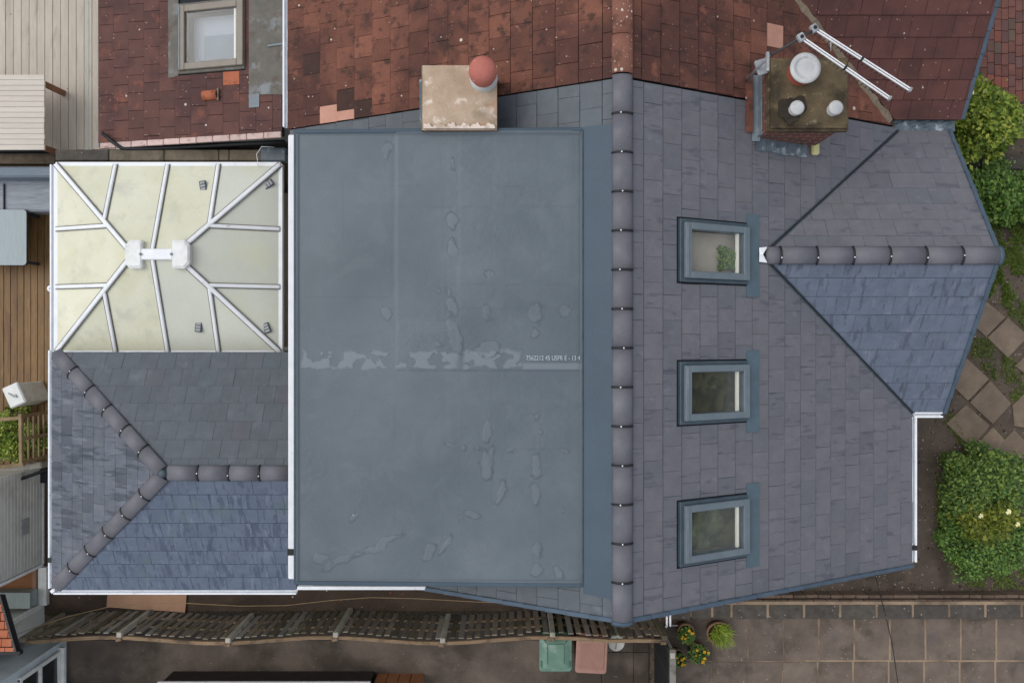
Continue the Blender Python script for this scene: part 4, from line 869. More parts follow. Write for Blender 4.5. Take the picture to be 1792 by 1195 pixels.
MB().lathe([(.14, 4.86), (.142, 4.95), (.16, 4.97), (.162, 5.03), (.15, 5.09), (.115, 5.135), (.06, 5.155), (0, 5.16)], q, 32).build('cowl', M['pot'], p_)
# ------------------------------------------------------------------ television aerial on the brick chimney
ta = thing('television_aerial', (3.2, 3.4, 4.3), 'television aerial with two long pale booms over the brick chimney', 'aerial')
zA = 5.25; P0 = at(1340, 104, 4.9); P1 = at(1425, 52, zA)
MB().tube([P0, at(1352, 95, 4.95), at(1385, 76, zA-.05), P1], .014, 8).build('arm', M['darkmetal'], ta)
MB().tube([(P0.x, P0.y, 4.2), (P0.x, P0.y, 5.0)], .018, 8).build('mast', M['galv'], ta)
MB().bar(at(1343, 92, 5.0), at(1343, 125, 5.0), .03, .04).build('wall_bracket', M['galv'], ta)
MB().obox(at(1332, 118, 4.6), (.12, .18, .04), Matrix.Rotation(.3, 3, 'Z'), .01).build('wall_plate', M['galv'], ta)
for (pa, pb) in (((1425, 50), (1592, 157)), ((1402, 66), (1556, 172))):
    A = at(*pa, zA); B = at(*pb, zA); d = (B-A).normalized(); s_ = d.cross(Vector((0, 0, 1)))
    mb = MB()
    for o_ in (-.013, .013): mb.bar(A+s_*o_, B+s_*o_, .013, .018, ch=.002)
    bo = mb.build('boom', M['aluwhite'], ta)
    n_ = 22
    for k in range(1, n_):
        p = A+(B-A)*(k/n_); MB().tube([p-Vector((0, 0, .11)), p+Vector((0, 0, .004))], .0045, 5).build('element', M['darkmetal'], bo)
    p = A+(B-A)*.5; MB().bar(p-d*.012, p+d*.012, .05, .03).build('boom_joint', M['black'], bo)
    MB().bar(B-d*.005, B+d*.018, .05, .035).build('end_cap', M['galv'], bo)
    MB().obox(A, (.075, .09, .05), Matrix.Rotation(.55, 3, 'Z'), .008).build('clamp', M['galv'], bo)
    MB().lathe([(.02, .025), (.02, .035)], A, 10).build('clamp_bolt', M['black'], bo)
MB().tube([at(1454, 66, zA), at(1454, 90, zA-.1)], .004, 5).build('stay', M['aluwhite'], ta)

# ------------------------------------------------------------------ neighbour's lean-to with skylight, upper left
lt = thing('lean_to', (-4.8, 4.5, 0), 'lean-to extension with dark maroon tiles and a skylight, upper left', 'extension')
LS = Slope('W', (-3.3, 0, 2.70), .215)
LX0, LX1, LYs = -6.33, -3.34, 3.0
MB().box(-6.15, -3.4, 3.1, 8, 0, 1.98).build('wall', M['render'], lt)
sk = [sp(LS, 313, 0), sp(LS, 430, 122)]
kx0, kx1, ky0 = sk[0][0], sk[1][0], sk[1][1]; ky1 = 5.05
skh = [(kx0+.05, ky0+.05), (kx1-.05, ky0+.05), (kx1-.05, ky1-.05), (kx0+.05, ky1-.05)]
l_s = offs(LS, [(LX0, LYs), (LX1, LYs), (LX1, 7.0), (LX0, 7.0)], [skh], -.10, -.004).build('roof_slope', M['underlay'], lt)
skcl = [(kx0-.16, ky0-.02), (LX1+.1, ky0-.02), (LX1+.1, ky1+.1), (kx0-.16, ky1+.1)]
fl1 = sp(LS, 437, 165)
tl = clad(LS, [(LX1, LYs+.05), (LX1, 6.2), (LX0-.03, 6.2), (LX0-.03, LYs+.05)], .268, .27, .014, [skcl], gap=.005, lap=-.012, jit=.003, bond=.5)
emit(tl, l_s, M['terra_dark'], 'tile', [(sp(LS, 407, 128), M['tile_orange'])])
skw = roof_window(lt, LS, kx0, kx1, ky0, ky1, pmat('pale blue white blind', rgb(150, 158, 166), rgb(164, 172, 180), rough=.9, rnd=0), M['skyframe'], M['skyflash'], M['glass_blue'], fw=.10, label='skylight with taupe frame and pale blind', depth=.16)
mb = MB(); sbox(LS, mb, kx0+.33, kx1-.12, ky0+.17, ky1-.45, -.155, -.13); mb.build('blind_panel', pmat('grey blue blind', rgb(116, 128, 136), rgb(130, 140, 148), rough=.9, rnd=0), skw)
sheet(LS, [(kx0-.17, ky0-.03), (kx0+.0, ky0-.03), (kx0+.0, ky1+.1), (kx0-.17, ky1+.1)], .004, .022).build('side_flashing', M['skyflash'], skw)
a_ = sp(LS, 437, 167); b_ = sp(LS, 499, 167); c_ = sp(LS, 455, 189)
lf = sheet(LS, [(a_[0], a_[1]), (b_[0], b_[1]), (b_[0], ky1+.1), (a_[0], ky1+.1)], .018, .036).build('lead_apron', M['skyflash'], lt)
sheet(LS, [(a_[0], c_[1]), (c_[0], c_[1]), (c_[0], a_[1]-.001), (a_[0], a_[1]-.001)], .02, .038).build('lead_tab', M['lead'], lf)
sheet(LS, [(kx1, ky0-.03), (a_[0]-.001, ky0-.03), (a_[0]-.001, ky1+.1), (kx1, ky1+.1)], .004, .02).build('side_flashing', M['terra_dark'], skw)
d_ = sp(LS, 471, 83); e_ = sp(LS, 499, 79); MB().bar(LS.P(*d_, .045), LS.P(*e_, .045), .03, .02, ch=.004).build('lead_welt', M['lead'], lf)
o1 = sp(LS, 362, 169); arc_tile(LS.P(o1[0]-.03, o1[1], .03), LS.P(o1[0]+.2, o1[1], .03), .075, .075, 85).build('vent_tile', M['tile_orange'], lt)
MB().bar(LS.P(o1[0]+.2, o1[1], .05), LS.P(o1[0]+.225, o1[1], .05), .17, .02).build('vent_lip', M['mortar'], lt)
n_ = 11
for k in range(n_):
    xa = LX0+(LX1-LX0)*k/n_; xb = LX0+(LX1-LX0)*(k+1)/n_-.012
    MB().bar(LS.P(xa, LYs+.005, .015), LS.P(xb, LYs+.005, .01), .085, .035, up=LS.n, ch=.006).build('verge_tile', M['pinkmortar'], lt)
pipe = [at(179, 233, 2.16), at(196, 248, 2.17), at(212, 259, 2.16), at(222, 261, 2.14), at(250, 260.5, 2.14), at(330, 257, 2.2), at(420, 252, 2.35), at(498, 248, 2.5)]
MB().tube(pipe, .028, 10).build('drain_pipe', M['black'], lt)
MB().box(LX0-.05, LX0-.03, LYs, 6.2, 1.93, 2.05).build('eave_trim', M['lead'], lt)
# boundary wall with copings
bw = thing('boundary_wall', (-5, 2.8, 0), 'garden wall with weathered concrete copings between lean-to and conservatory', 'wall')
zc = 2.15; y0 = at(0, 281, zc).y; y1 = at(0, 262, zc).y
MB().box(at(96, 0, zc).x+.03, -3.0, y0+.03, y1-.03, 0, zc-.06).build('wall_core', M['brickwall'], bw)
xs_ = [96, 190, 287, 383, 401, 462]
for k in range(5):
    MB().box(at(xs_[k], 0, zc).x+.004, at(xs_[k+1], 0, zc).x-.006, y0, y1, zc-.058, zc+random.uniform(-.005, .008), .01).build('coping_stone', M['coping'] if k == 0 else M['wallcoping'], bw)
MB().box(at(456, 0, 2.2).x, at(501, 0, 2.2).x, at(0, 283, 2.2).y, at(0, 258, 2.2).y, 2.1, 2.22, .02).build('lead_box', M['leaddark'], bw)
MB().tube([at(452, 292, 2.35), at(449, 270, 2.4), at(458, 257, 2.42), at(480, 258, 2.4)], .006, 6).build('white_wire', M['upvc_old'], bw)

# ------------------------------------------------------------------ conservatory
cv = thing('conservatory', (-5.18, 1.25, 0), 'white conservatory with algae tinted cream polycarbonate hipped roof', 'conservatory')
CL, CR, CTp, CB, CE, CRZ = -6.875, -3.49, 2.67, -.165, 2.30, 2.80
CYm = (CTp+CB)/2; E1, E2 = -5.46, -4.86
def cz(x, y):
    return CE+(CRZ-CE)*min((CTp-y)/(CTp-CYm), (y-CB)/(CYm-CB), (x-CL)/(E1-CL), (CR-x)/(CR-E2))
def polycarb(name, c1, c2):
    m = pmat(name, c1, c2, rough=.38, scale=1.2, rnd=.03, bump=.08, bscale=25, grain=.05, spec=.45, stains=[(rgb(196, 194, 156), 1.5, (1, 1, 1), .5, .72, .5), (rgb(176, 164, 120), 6, (1, 1, 1), .62, .76, .45), (rgb(170, 172, 160), 2.5, (1, 1, 1), .56, .7, .4)])
    return m
M['poly'] = polycarb('cream polycarbonate', rgb(206, 206, 182), rgb(218, 217, 198)); M['poly2'] = pmat('greyer polycarbonate', rgb(198, 201, 190), rgb(209, 211, 199), rough=.38, scale=1.2, rnd=.03, bump=.08, bscale=25, grain=.05, stains=[(rgb(204, 206, 176), 1.5, (1, 1, 1), .5, .7, .6)])
bx_ = [-5.97, -5.185, -4.42]; by_ = [1.69, .82]
def hipY(x): return (CTp-CYm)*min((x-CL)/(E1-CL), (CR-x)/(CR-E2), 1)
def hipXl(y): f = min((CTp-y)/(CTp-CYm), (y-CB)/(CYm-CB)); return CL+(E1-CL)*f
def hipXr(y): f = min((CTp-y)/(CTp-CYm), (y-CB)/(CYm-CB)); return CR+(E2-CR)*f
panes = []
for sgn in (1, -1):
    yo = CTp if sgn > 0 else CB; hy = lambda x, s=sgn: (CTp-hipY(x)) if s > 0 else (CB+hipY(x))
    panes += [([(CL, yo), (bx_[0], yo), (bx_[0], hy(bx_[0]))], 0), ([(bx_[0], yo), (bx_[1], yo), (bx_[1], CYm), (E1, CYm), (bx_[0], hy(bx_[0]))], 0),
              ([(bx_[1], yo), (bx_[2], yo), (bx_[2], hy(bx_[2])), (E2, CYm), (bx_[1], CYm)], 1 if sgn < 0 else 0), ([(bx_[2], yo), (CR, yo), (bx_[2], hy(bx_[2]))], 1)]
for xo, hx, ex, kk in ((CL, hipXl, E1, 0), (CR, hipXr, E2, 1)):
    panes += [([(xo, CTp), (xo, by_[0]), (hx(by_[0]), by_[0])], kk), ([(xo, by_[0]), (xo, by_[1]), (hx(by_[1]), by_[1]), (ex, CYm), (hx(by_[0]), by_[0])], kk), ([(xo, by_[1]), (xo, CB), (hx(by_[1]), by_[1])], kk)]
for p, kk in panes:
    p = ccw(p); MB().prism(p, [cz(*q)-.03 for q in p], [cz(*q) for q in p]).build('roof_pane', M['poly2' if kk else 'poly'], cv)
def glaz(a, b, w=.054, nm='glazing_bar'):
    A = Vector((a[0], a[1], cz(*a)+.018)); B = Vector((b[0], b[1], cz(*b)+.018))
    g = MB().bar(A, B, w, .03, ch=.012).build(nm, M['upvc'], cv)
    d = (B-A).normalized(); s_ = d.cross(Vector((0, 0, 1))).normalized()
    mb = MB()
    for o_ in (-1, 1): mb.bar(A+s_*o_*(w/2+.006)-Vector((0, 0, .012)), B+s_*o_*(w/2+.006)-Vector((0, 0, .012)), .014, .014)
    mb.build('gasket', M['skyflash'], g)
for c_, e_ in (((CL, CTp), E1), ((CL, CB), E1), ((CR, CTp), E2), ((CR, CB), E2)): glaz(c_, (e_, CYm), .064, 'hip_bar')
for x in bx_:
    for yo in (CTp, CB):
        hy = CTp-hipY(x) if yo == CTp else CB+hipY(x); glaz((x, yo), (x, hy))
for y in by_: glaz((CL, y), (hipXl(y), y)); glaz((CR, y), (hipXr(y), y))
MB().box(E1+.02, E2-.02, CYm-.08, CYm+.08, CRZ-.01, CRZ+.03, .012).build('ridge_bar', M['upvc'], cv)
for xc in (E1+.02, E2+.10):
    ph = [(xc-.125, CYm-.13), (xc-.05, CYm-.205), (xc+.10, CYm-.205), (xc+.125, CYm-.18), (xc+.125, CYm+.18), (xc+.10, CYm+.205), (xc-.05, CYm+.205), (xc-.125, CYm+.13)]
    if xc > -5: ph = [(2*xc-x, y) for x, y in ph]
    n = 8; ph = ccw(ph); cx_ = sum(p[0] for p in ph)/8; ins = [(cx_+(p[0]-cx_)*.82, CYm+(p[1]-CYm)*.82) for p in ph]
    mb = MB(); mb.add([(p[0], p[1], CRZ-.05) for p in ph]+[(p[0], p[1], CRZ+.02) for p in ph]+[(p[0], p[1], CRZ+.04) for p in ins], [tuple(range(16, 24))]+[(b+i, b+(i+1) % n, b+n+(i+1) % n, b+n+i) for b in (0, 8) for i in range(8)])
    cp = mb.build('ridge_boss', M['upvc_old'], cv)
    MB().lathe([(.018, .0), (.018, .02), (0, .03)], (xc+(.11 if xc < -5 else -.13), CYm, CRZ+.035), 10).build('bolt', M['galv'], cp)
fr = MB()
for a, b in (((CL, CTp), (CR, CTp)), ((CL, CB), (CR, CB)), ((CL, CB), (CL, CTp)), ((CR, CB), (CR, CTp))): fr.bar((a[0], a[1], CE-.035), (b[0], b[1], CE-.035), .06, .09)
fr.build('eave_beam', M['upvc'], cv)
gutter((CL-.055, CB, CE-.04), (CL-.055, CTp, CE-.04), .075, .07, cv)
for px_, py_, an in ((356, 326, .15), (470, 323, -.95), (348, 572, -.1), (467, 574, .35)):
    z = 2.42; q = at(px_, py_, z); z = cz(q.x, q.y); q = at(px_, py_, z)
    rm = Matrix.Rotation(an, 3, 'Z')
    ve = MB().obox((q.x, q.y, z+.012), (.10, .155, .02), rm, .004).build('roof_vent', M['windowdark'], cv)
    mb = MB()
    for k in range(3): mb.obox(Vector((q.x, q.y, z+.026))+rm @ Vector((0, -.045+k*.045, 0)), (.07, .032, .008), rm)
    mb.build('vent_louvre', M['galv'], ve)
mb = MB()
for x in np.linspace(CL+.05, CR-.05, 6): mb.box(x-.035, x+.035, CB-.0+.02, CB+.08, 0, CE-.08)
for y in np.linspace(CB+.2, CTp-.05, 5): mb.box(CL+.02, CL+.09, y-.035, y+.035, 0, CE-.08)
mb.build('wall_frame', M['upvc'], cv)
MB().box(CL+.04, CL+.06, CB, CTp, .5, CE-.1).build('wall_glazing', M['glass'], cv); MB().box(CL+.03, CL+.12, CB, CTp, 0, .5).build('dwarf_wall', M['brickwall'], cv)
MB().box(CL+.1, CR, CB, CTp, .0, .12).build('conservatory_floor', M['roombeige'], cv)
# round vent pipe at the conservatory edge
vp = thing('vent_pipe', at(88, 505, 1.9)-Vector((0, 0, 1.9)), 'small round white vent pipe beside the conservatory edge over the deck', 'pipe')
q = at(88, 505, 1.95); MB().lathe([(.04, 0), (.04, 1.9), (.052, 1.91), (.052, 1.95), (.02, 1.955)], (q.x, q.y, 0), 18).build('pipe', M['upvc'], vp)
MB().lathe([(.019, 1.956), (.017, 1.962)], (q.x, q.y, 0), 4).build('cap', M['black'], vp)

# ------------------------------------------------------------------ rear extension with hipped slate roof
ex = thing('rear_extension', (-4.7, -1.8, 0), 'rear extension with hipped grey slate roof, lower left', 'extension')
EZ, EY, EAX = 3.46, -1.78, -4.72; EL, EB, ET = -6.72, -3.61, -.16; XR = -2.60
ES = Slope('S', (0, EY, EZ), .47); EN = Slope('N', (0, EY, EZ), .531); EW = Slope('W', (EAX, 0, EZ), .43)
MB().box(EL+.2, -2.5, EB+.2, ET-.1, 0, 2.5).build('wall', M['render'], ex)
rs = [(EAX, EY), (XR, EY), (-3.18, EB), (EL, EB)]; rn = [(EAX, EY), (XR, EY), (XR, ET), (EL, ET)]; rw_ = [(EAX, EY), (EL, EB), (EL, ET)]
es_ = sheet(ES, rs, -.1, -.012).build('roof_slope', M['underlay'], ex); en_ = sheet(EN, rn, -.1, -.012).build('roof_slope', M['underlay'], ex); ew_ = sheet(EW, rw_, -.1, -.012).build('roof_slope', M['underlay'], ex)
ps_ = clad(ES, [(EAX, EY), (XR, EY), (-3.18, EB-.03), (EL, EB-.03)], .245, .255, .006, lap=-.011)
pn_ = clad(EN, rn, .272, .255, .006, lap=-.004)
pw_ = clad(EW, [(EAX, EY), (EL-.03, EB-.02), (EL-.03, ET+.02)], .22, .27, .006, lap=-.012)
emit(ps_, es_, M['slate_s'], 'slate'); emit(pn_, en_, M['slate_n'], 'slate'); emit(pw_, ew_, M['slate_w'], 'slate')
ridge_run(ex, (EAX+.06, EY, EZ-.01), (XR+.02, EY, EZ-.01), 5, .108, M['ridge'])
ridge_run(ex, (EL+.02, ET-.02, 2.6), (EAX-.02, EY+.02, EZ), 6, .112, M['ridge'], name='hip_tile', lift=-.01)
ridge_run(ex, (EL+.02, EB+.02, 2.6), (EAX-.0, EY-.03, EZ), 6, .112, M['ridge'], name='hip_tile', lift=-.01)
MB().lathe([(.06, -.03), (.055, .035), (.03, .05), (0, .052)], (EAX+.01, EY, EZ+.01), 10).build('mitre_plug', M['windowdark'], ex)
gutter((EL-.055, EB-.02, 2.55), (EL-.055, ET+.03, 2.55), .075, .07, ex, joints=(.12,))
gutter((EL-.02, EB-.06, 2.555), (-3.17, EB-.06, 2.555), .075, .07, ex)
MB().obox((EL-.03, EB-.05, 2.56), (.06, .05, .07), Matrix.Rotation(.78, 3, 'Z')).build('gutter_corner', M['upvc'], ex)

# ------------------------------------------------------------------ slatted fence along the alley
fe = thing('slatted_fence', (-2.8, -4.96, 0), 'old slatted timber fence running along the alley below the house', 'fence')
FY, FT = -4.955, 1.12
def ftop(x): return FY + .05*math.sin(x*1.72+.6) + (.04 if x > 2 else 0)
px_posts = [40, 210, 400, 588, 775, 967, 1163]
PXs = [at(p, 0, FT).x for p in px_posts]
slat_me = MB().obox((0, 0, .53), (.088, .02, 1.06), None, .003).build('slat', M['fence'], fe)
for i in range(6):
    xa, xb = PXs[i], PXs[i+1]; n_ = 12 if i else 11
    for k in range(n_):
        x = xa+.10+(xb-xa-.12)*(k+.5)/n_ - .02
        o = slat_me if (i == 0 and k == 0) else bpy.data.objects.new('slat', slat_me.data)
        if o is not slat_me: COL.objects.link(o); o.parent = fe
        o.location = Vector((x, ftop(x)+.03+random.uniform(-.008, .008), .03))-WO[fe.name]
        o.rotation_euler = (R(random.gauss(-1.0, .6)), R(random.gauss(0, .5)), R(random.gauss(0, 2)))
    for z in (.25, .62):
        MB().bar((xa, ftop(xa)-.005, z), (xb, ftop(xb)-.005, z), .035, .07, ch=.005).build('rail', M['fencerail'], fe)
    segs = [xa+(xb-xa)*k/4 for k in range(5)]
    mb = MB()
    for a, b in zip(segs[:-1], segs[1:]): mb.bar((a, ftop(a)-.03, FT-.03), (b+.004, ftop(b)-.03, FT-.03), .06, .05, ch=.006)
    mb.build('top_rail', M['fencerail'], fe)
for i, x in enumerate(PXs):
    MB().obox((x, ftop(x)+.035, .58), (.085, .085, 1.16), None, .008).build('post', M['fencepost'] if 0 < i < 6 else M['fence'], fe)
    if i: MB().obox((x-.02, ftop(x)-.05, FT-.01), (.10, .06, .07), Matrix.Rotation(random.uniform(-.4, .4), 3, 'Z'), .01).build('rail_bracket', M['fencerail'], fe)
# side fence and gate end
sf = thing('board_fence', (2.61, -6, 0), 'dark stained board fence end beside the flower pots', 'fence')
y = -5.06
while y > -8: MB().box(2.585, 2.605, y-.14, y, 0, 1.2, .003).build('board', M['blackfence'], sf); y -= .145
MB().box(2.61, 2.72, -8, -5.10, 1.14, 1.2, .01).build('capping', M['fence'], sf)
MB().box(2.62, 2.70, -5.24, -5.14, 0, 1.23, .01).build('post', M['fencepost'], sf)
gp = thing('gate_post', (2.56, -4.55, 0), 'pair of thin galvanised posts at the fence end by the pots', 'post')
for px_, py0 in ((1167, 1079), (1173, 1079)):
    MB().tube([at(px_, py0+16, .9), at(px_, py0-4, .92)], .017, 8).build('tube', M['aluwhite'], gp)
MB().tube([at(1166, 1096, 0), at(1166, 1096, .92)], .02, 8).build('upright', M['galv'], gp)
MB().tube([at(1173, 1094, .9), at(1186, 1094, .9)], .007, 6).build('latch_bar', M['galv'], gp)
flat('fence_shade_strip', [(-8.1, -5.42), (2.5, -5.42), (2.5, -4.9), (-8.1, -4.9)], 0, .016, M['darkwall_shade'], 'dark strip painted as shade at the foot of the slatted fence', 'soil')  # fence shade painted as a dark sheet over the path
# cardboard, string
cb = thing('cardboard_sheet', at(258, 1052, 0), 'flat brown cardboard sheet lying below the extension gutter', 'cardboard')
c4 = [at(190, 1033, .06), at(327, 1040, .03), at(325, 1070, .03), at(188, 1061, .05)]
nn = 10; mb = MB()
for z_ in (0, .012):
    mb.v += [c4[0].lerp(c4[1], u/nn).lerp(c4[3].lerp(c4[2], u/nn), v/4)+Vector((0, 0, z_+.01*math.sin(u*.9+v)+.006*v)) for u in range(nn+1) for v in range(5)]
for b in (0, 55):
    for u in range(nn):
        for v in range(4): mb.f.append([b+u*5+v, b+(u+1)*5+v, b+(u+1)*5+v+1, b+u*5+v+1]); mb.sm.append(True)
mb.build('sheet', M['card'], cb)
st = MB().tube([at(x, y, z) for x, y, z in ((20, 1112, .9), (60, 1098, .8), (120, 1078, .6), (188, 1062, .45), (250, 1056, .4), (327, 1055, .35), (420, 1060, .3), (500, 1059, .3), (580, 1050, .3), (650, 1045, .3), (730, 1047, .3), (840, 1053, .3), (960, 1058, .3), (1080, 1064, .3))], .006, 6).build('string', M['string'])
tag(st, 'long tan string strung along the alley above the soil', 'string')
ca = MB().tube([at(1528, 990, .3), at(1540, 1040, .32), at(1552, 1085, .3), at(1562, 1130, .04), at(1572, 1200, .04)], .008, 6).build('cable', M['cable'])
tag(ca, 'thin black cable crossing the retaining wall onto the patio', 'cable')
# ------------------------------------------------------------------ wheelie bins, white lid
def bin_(px0, px1, py0, py1, body, dark, label, ribbed, rot):
    z = 1.05; a = at(px0, py1, z); b = at(px1, py0, z); c = Vector(((a.x+b.x)/2, (a.y+b.y)/2, 0)); w = b.x-a.x; d = b.y-a.y
    t = thing('wheelie_bin', c, label, 'bin'); rm = Matrix.Rotation(rot, 3, 'Z')
    def X_(x, y, z): return c+rm @ Vector((x, y, z))
    mb = MB(); k = .82; n = 4
    lo = [(-w/2*k, -d/2*.8), (w/2*k, -d/2*.8), (w/2*k, d/2*.85), (-w/2*k, d/2*.85)]; hi = [(-w/2*.96, -d/2*.95), (w/2*.96, -d/2*.95), (w/2*.96, d/2*.97), (-w/2*.96, d/2*.97)]
    mb.add([X_(*p, .06) for p in lo]+[X_(*p, .98) for p in hi], [(3, 2, 1, 0), (4, 5, 6, 7)]+[(i, (i+1) % 4, 4+(i+1) % 4, 4+i) for i in range(4)]); mb.build('body', dark, t)
    def rr(hx, hy, r, y0=0):
        return [(sx*(hx-r)+r*math.cos(an), y0+sy*(hy-r)+r*math.sin(an)) for sx, sy, a0 in ((1, 1, 0), (-1, 1, 90), (-1, -1, 180), (1, -1, 270)) for an in [R(a0+q*30) for q in range(4)]]
    r0 = rr(w/2, d/2, .05); r1 = rr(w/2-.012, d/2-.012, .045)
    if ribbed: rings = [(r0, .985), (r0, 1.02), (r1, 1.03), (rr(w/2-.05, d/2-.06, .04), 1.032), (rr(w/2-.058, d/2-.068, .035), 1.048)]
    else: rings = [(r0, .985), (r0, 1.015), (r1, 1.027), (rr(w/2-.035, d/2-.04, .06), 1.03), (rr(w*.27, d*.29, .03, .02), 1.085), (rr(w*.25, d*.27, .03, .02), 1.082)]
    mb = MB(); m = 16
    for ring, z_ in rings: mb.v += [X_(x, y, z_) for x, y in ring]
    for i in range(len(rings)-1):
        for q in range(m): mb.f.append([i*m+q, i*m+(q+1) % m, (i+1)*m+(q+1) % m, (i+1)*m+q]); mb.sm.append(False)
    mb.f.append([(len(rings)-1)*m+q for q in range(m)]); mb.sm.append(False)
    lid = mb.build('lid', body, t)
    mb = MB()
    if ribbed:
        for q in range(15):
            x = -w/2+.075+(w-.15)*q/14; mb.bar(X_(x, -d/2+.08, 1.05), X_(x, d/2-.11, 1.05), .012, .008)
        mb.bar(X_(-w/2+.06, d/2-.06, 1.052), X_(w/2-.06, d/2-.06, 1.052), .02, .02)
        mb.build('rib', M['binbrown'], lid)
    else:
        for sx in (-1, 1):
            mb.bar(X_(sx*w*.27, d*.31, 1.084), X_(sx*w*.42, d*.45, 1.035), .012, .012)
            mb.bar(X_(sx*(w*.255), -d*.24, 1.086), X_(sx*(w*.255), d*.30, 1.086), .012, .01)
        mb.bar(X_(-w*.255, d*.305, 1.086), X_(w*.255, d*.305, 1.086), .012, .01); mb.build('moulded_line', dark, lid)
        for sx in (-1, 1):
            MB().obox(X_(sx*w*.43, -d*.28, 1.035), (.035, .11, .018), rm, .006).build('grip', dark, lid)
    MB().tube([X_(-w*.42, d/2+.03, 1.0), X_(w*.42, d/2+.03, 1.0)], .018, 8).build('handle', dark, t)
    for sx in (-1, 1): MB().tube([X_(sx*w*.40, d*.42, .11), X_(sx*w*.48, d*.42, .11)], .11, 16).build('wheel', M['black'], t)
    return t
bin_(944, 1001, 1113, 1176, M['bingreen'], M['bingreendark'], 'green wheelie bin with moulded square lid beside the slatted fence', False, 0)
bin_(1008, 1063, 1115, 1179, M['binbrown'], M['binbrowndark'], 'brown wheelie bin with ribbed lid beside the slatted fence', True, -.05)
q = at(1079, 1125, .55)
bk = thing('bucket', (q.x, q.y, 0), 'small bucket with round white lid beside the brown bin', 'bucket')
MB().lathe([(.10, 0), (.125, .5)], (q.x, q.y, 0), 24).build('body', M['whitelid'], bk)
MB().lathe([(.14, .50), (.145, .53), (.135, .545), (.12, .54), (.03, .545), (0, .55)], (q.x, q.y, 0), 28).build('lid', M['whitelid'], bk)
MB().bar((q.x-.02, q.y-.1, .555), (q.x+.02, q.y+.09, .555), .015, .012).build('lid_rib', M['fencepost'], bk)
# low wall with white coping and timber box at the bottom edge
lw = thing('low_wall', (-4.3, -6.2, 0), 'low dark wall with white coping at the bottom edge', 'wall')
MB().box(-6.15, -2.5, -8, -5.98, 0, .50).build('wall_core', M['darkwall_shade'], lw)
MB().box(-6.19, -2.47, -6.3, -5.935, .50, .56, .01).build('coping', M['upvc'], lw)
tb = thing('timber_box', (-2.0, -6.1, 0), 'orange brown timber box at the bottom edge beside the white coping', 'box')
for k in range(4): MB().box(-2.44+k*.21, -2.24+k*.21, -7, -6.02, .0, .56+random.uniform(0, .006), .006).build('plank', M['wood'], tb)
# ------------------------------------------------------------------ plants
def leaves(pts, size, up=.5, aspect=.55, seed=0, curl=.25):
    """pts: Nx3 leaf bases; returns vertex and face arrays of folded leaves"""
    rng = np.random.default_rng(seed); n = len(pts)
    d = rng.normal(size=(n, 3)); d[:, 2] = np.abs(d[:, 2])*up+.1*rng.normal(size=n); d /= np.linalg.norm(d, axis=1)[:, None]
    s = np.cross(d, np.array([0, 0, 1.])+.35*rng.normal(size=(n, 3))); s /= np.linalg.norm(s, axis=1)[:, None]
    u = np.cross(s, d); L = size*rng.uniform(.35, 1.5, n)[:, None]; w = L*aspect*.5
    v = np.stack([pts, pts+d*L*.45+s*w+u*L*curl*.3, pts+d*L-u*L*curl*.4, pts+d*L*.45-s*w+u*L*curl*.3], 1).reshape(-1, 3)
    b = np.arange(n)[:, None]*4
    f = np.concatenate([b+np.array([[0, 1, 2]]), b+np.array([[0, 2, 3]])], 1).reshape(-1, 3)
    return v, f
def np_mesh(name, v, f, mat, parent, wo):
    wo = Vector(wo); me = bpy.data.meshes.new(name); v = v-np.array(wo)
    k = f.shape[1]
    me.vertices.add(len(v)); me.vertices.foreach_set('co', v.ravel()); me.loops.add(f.size); me.loops.foreach_set('vertex_index', f.ravel().astype(np.int32))
    me.polygons.add(len(f)); me.polygons.foreach_set('loop_start', (np.arange(len(f))*k).astype(np.int32)); me.polygons.foreach_set('loop_total', np.full(len(f), k, np.int32))
    me.update(); me.validate()
    return link(name, me, parent, wo, mat)
def lobes(c, rx, ry, h, nl, nleaf, seed, spread=.62, lr=.42, floor=.06):
    rng = np.random.default_rng(seed); out = []
    for i in range(nl):
        a = rng.uniform(0, 2*math.pi); r = rng.uniform(0, 1)**.6*spread*1.25; z = h*(1-.75*r*r)*rng.uniform(.45, .95)
        cc = np.array([c[0]+rx*r*math.cos(a), c[1]+ry*r*math.sin(a), c[2]+z]); R_ = lr*min(rx, ry)*rng.uniform(.45, 1.3)*(1-.35*r)
        m = nleaf//nl; d = rng.normal(size=(m, 3)); d /= np.linalg.norm(d, axis=1)[:, None]; rad = R_*rng.uniform(.35, 1, m)**.5*np.where(rng.uniform(size=m) < .12, rng.uniform(1, 1.55, m), 1)
        p = cc+d*rad[:, None]*np.array([1, 1, .7]); out.append(p[p[:, 2] > floor])
    return np.concatenate(out)
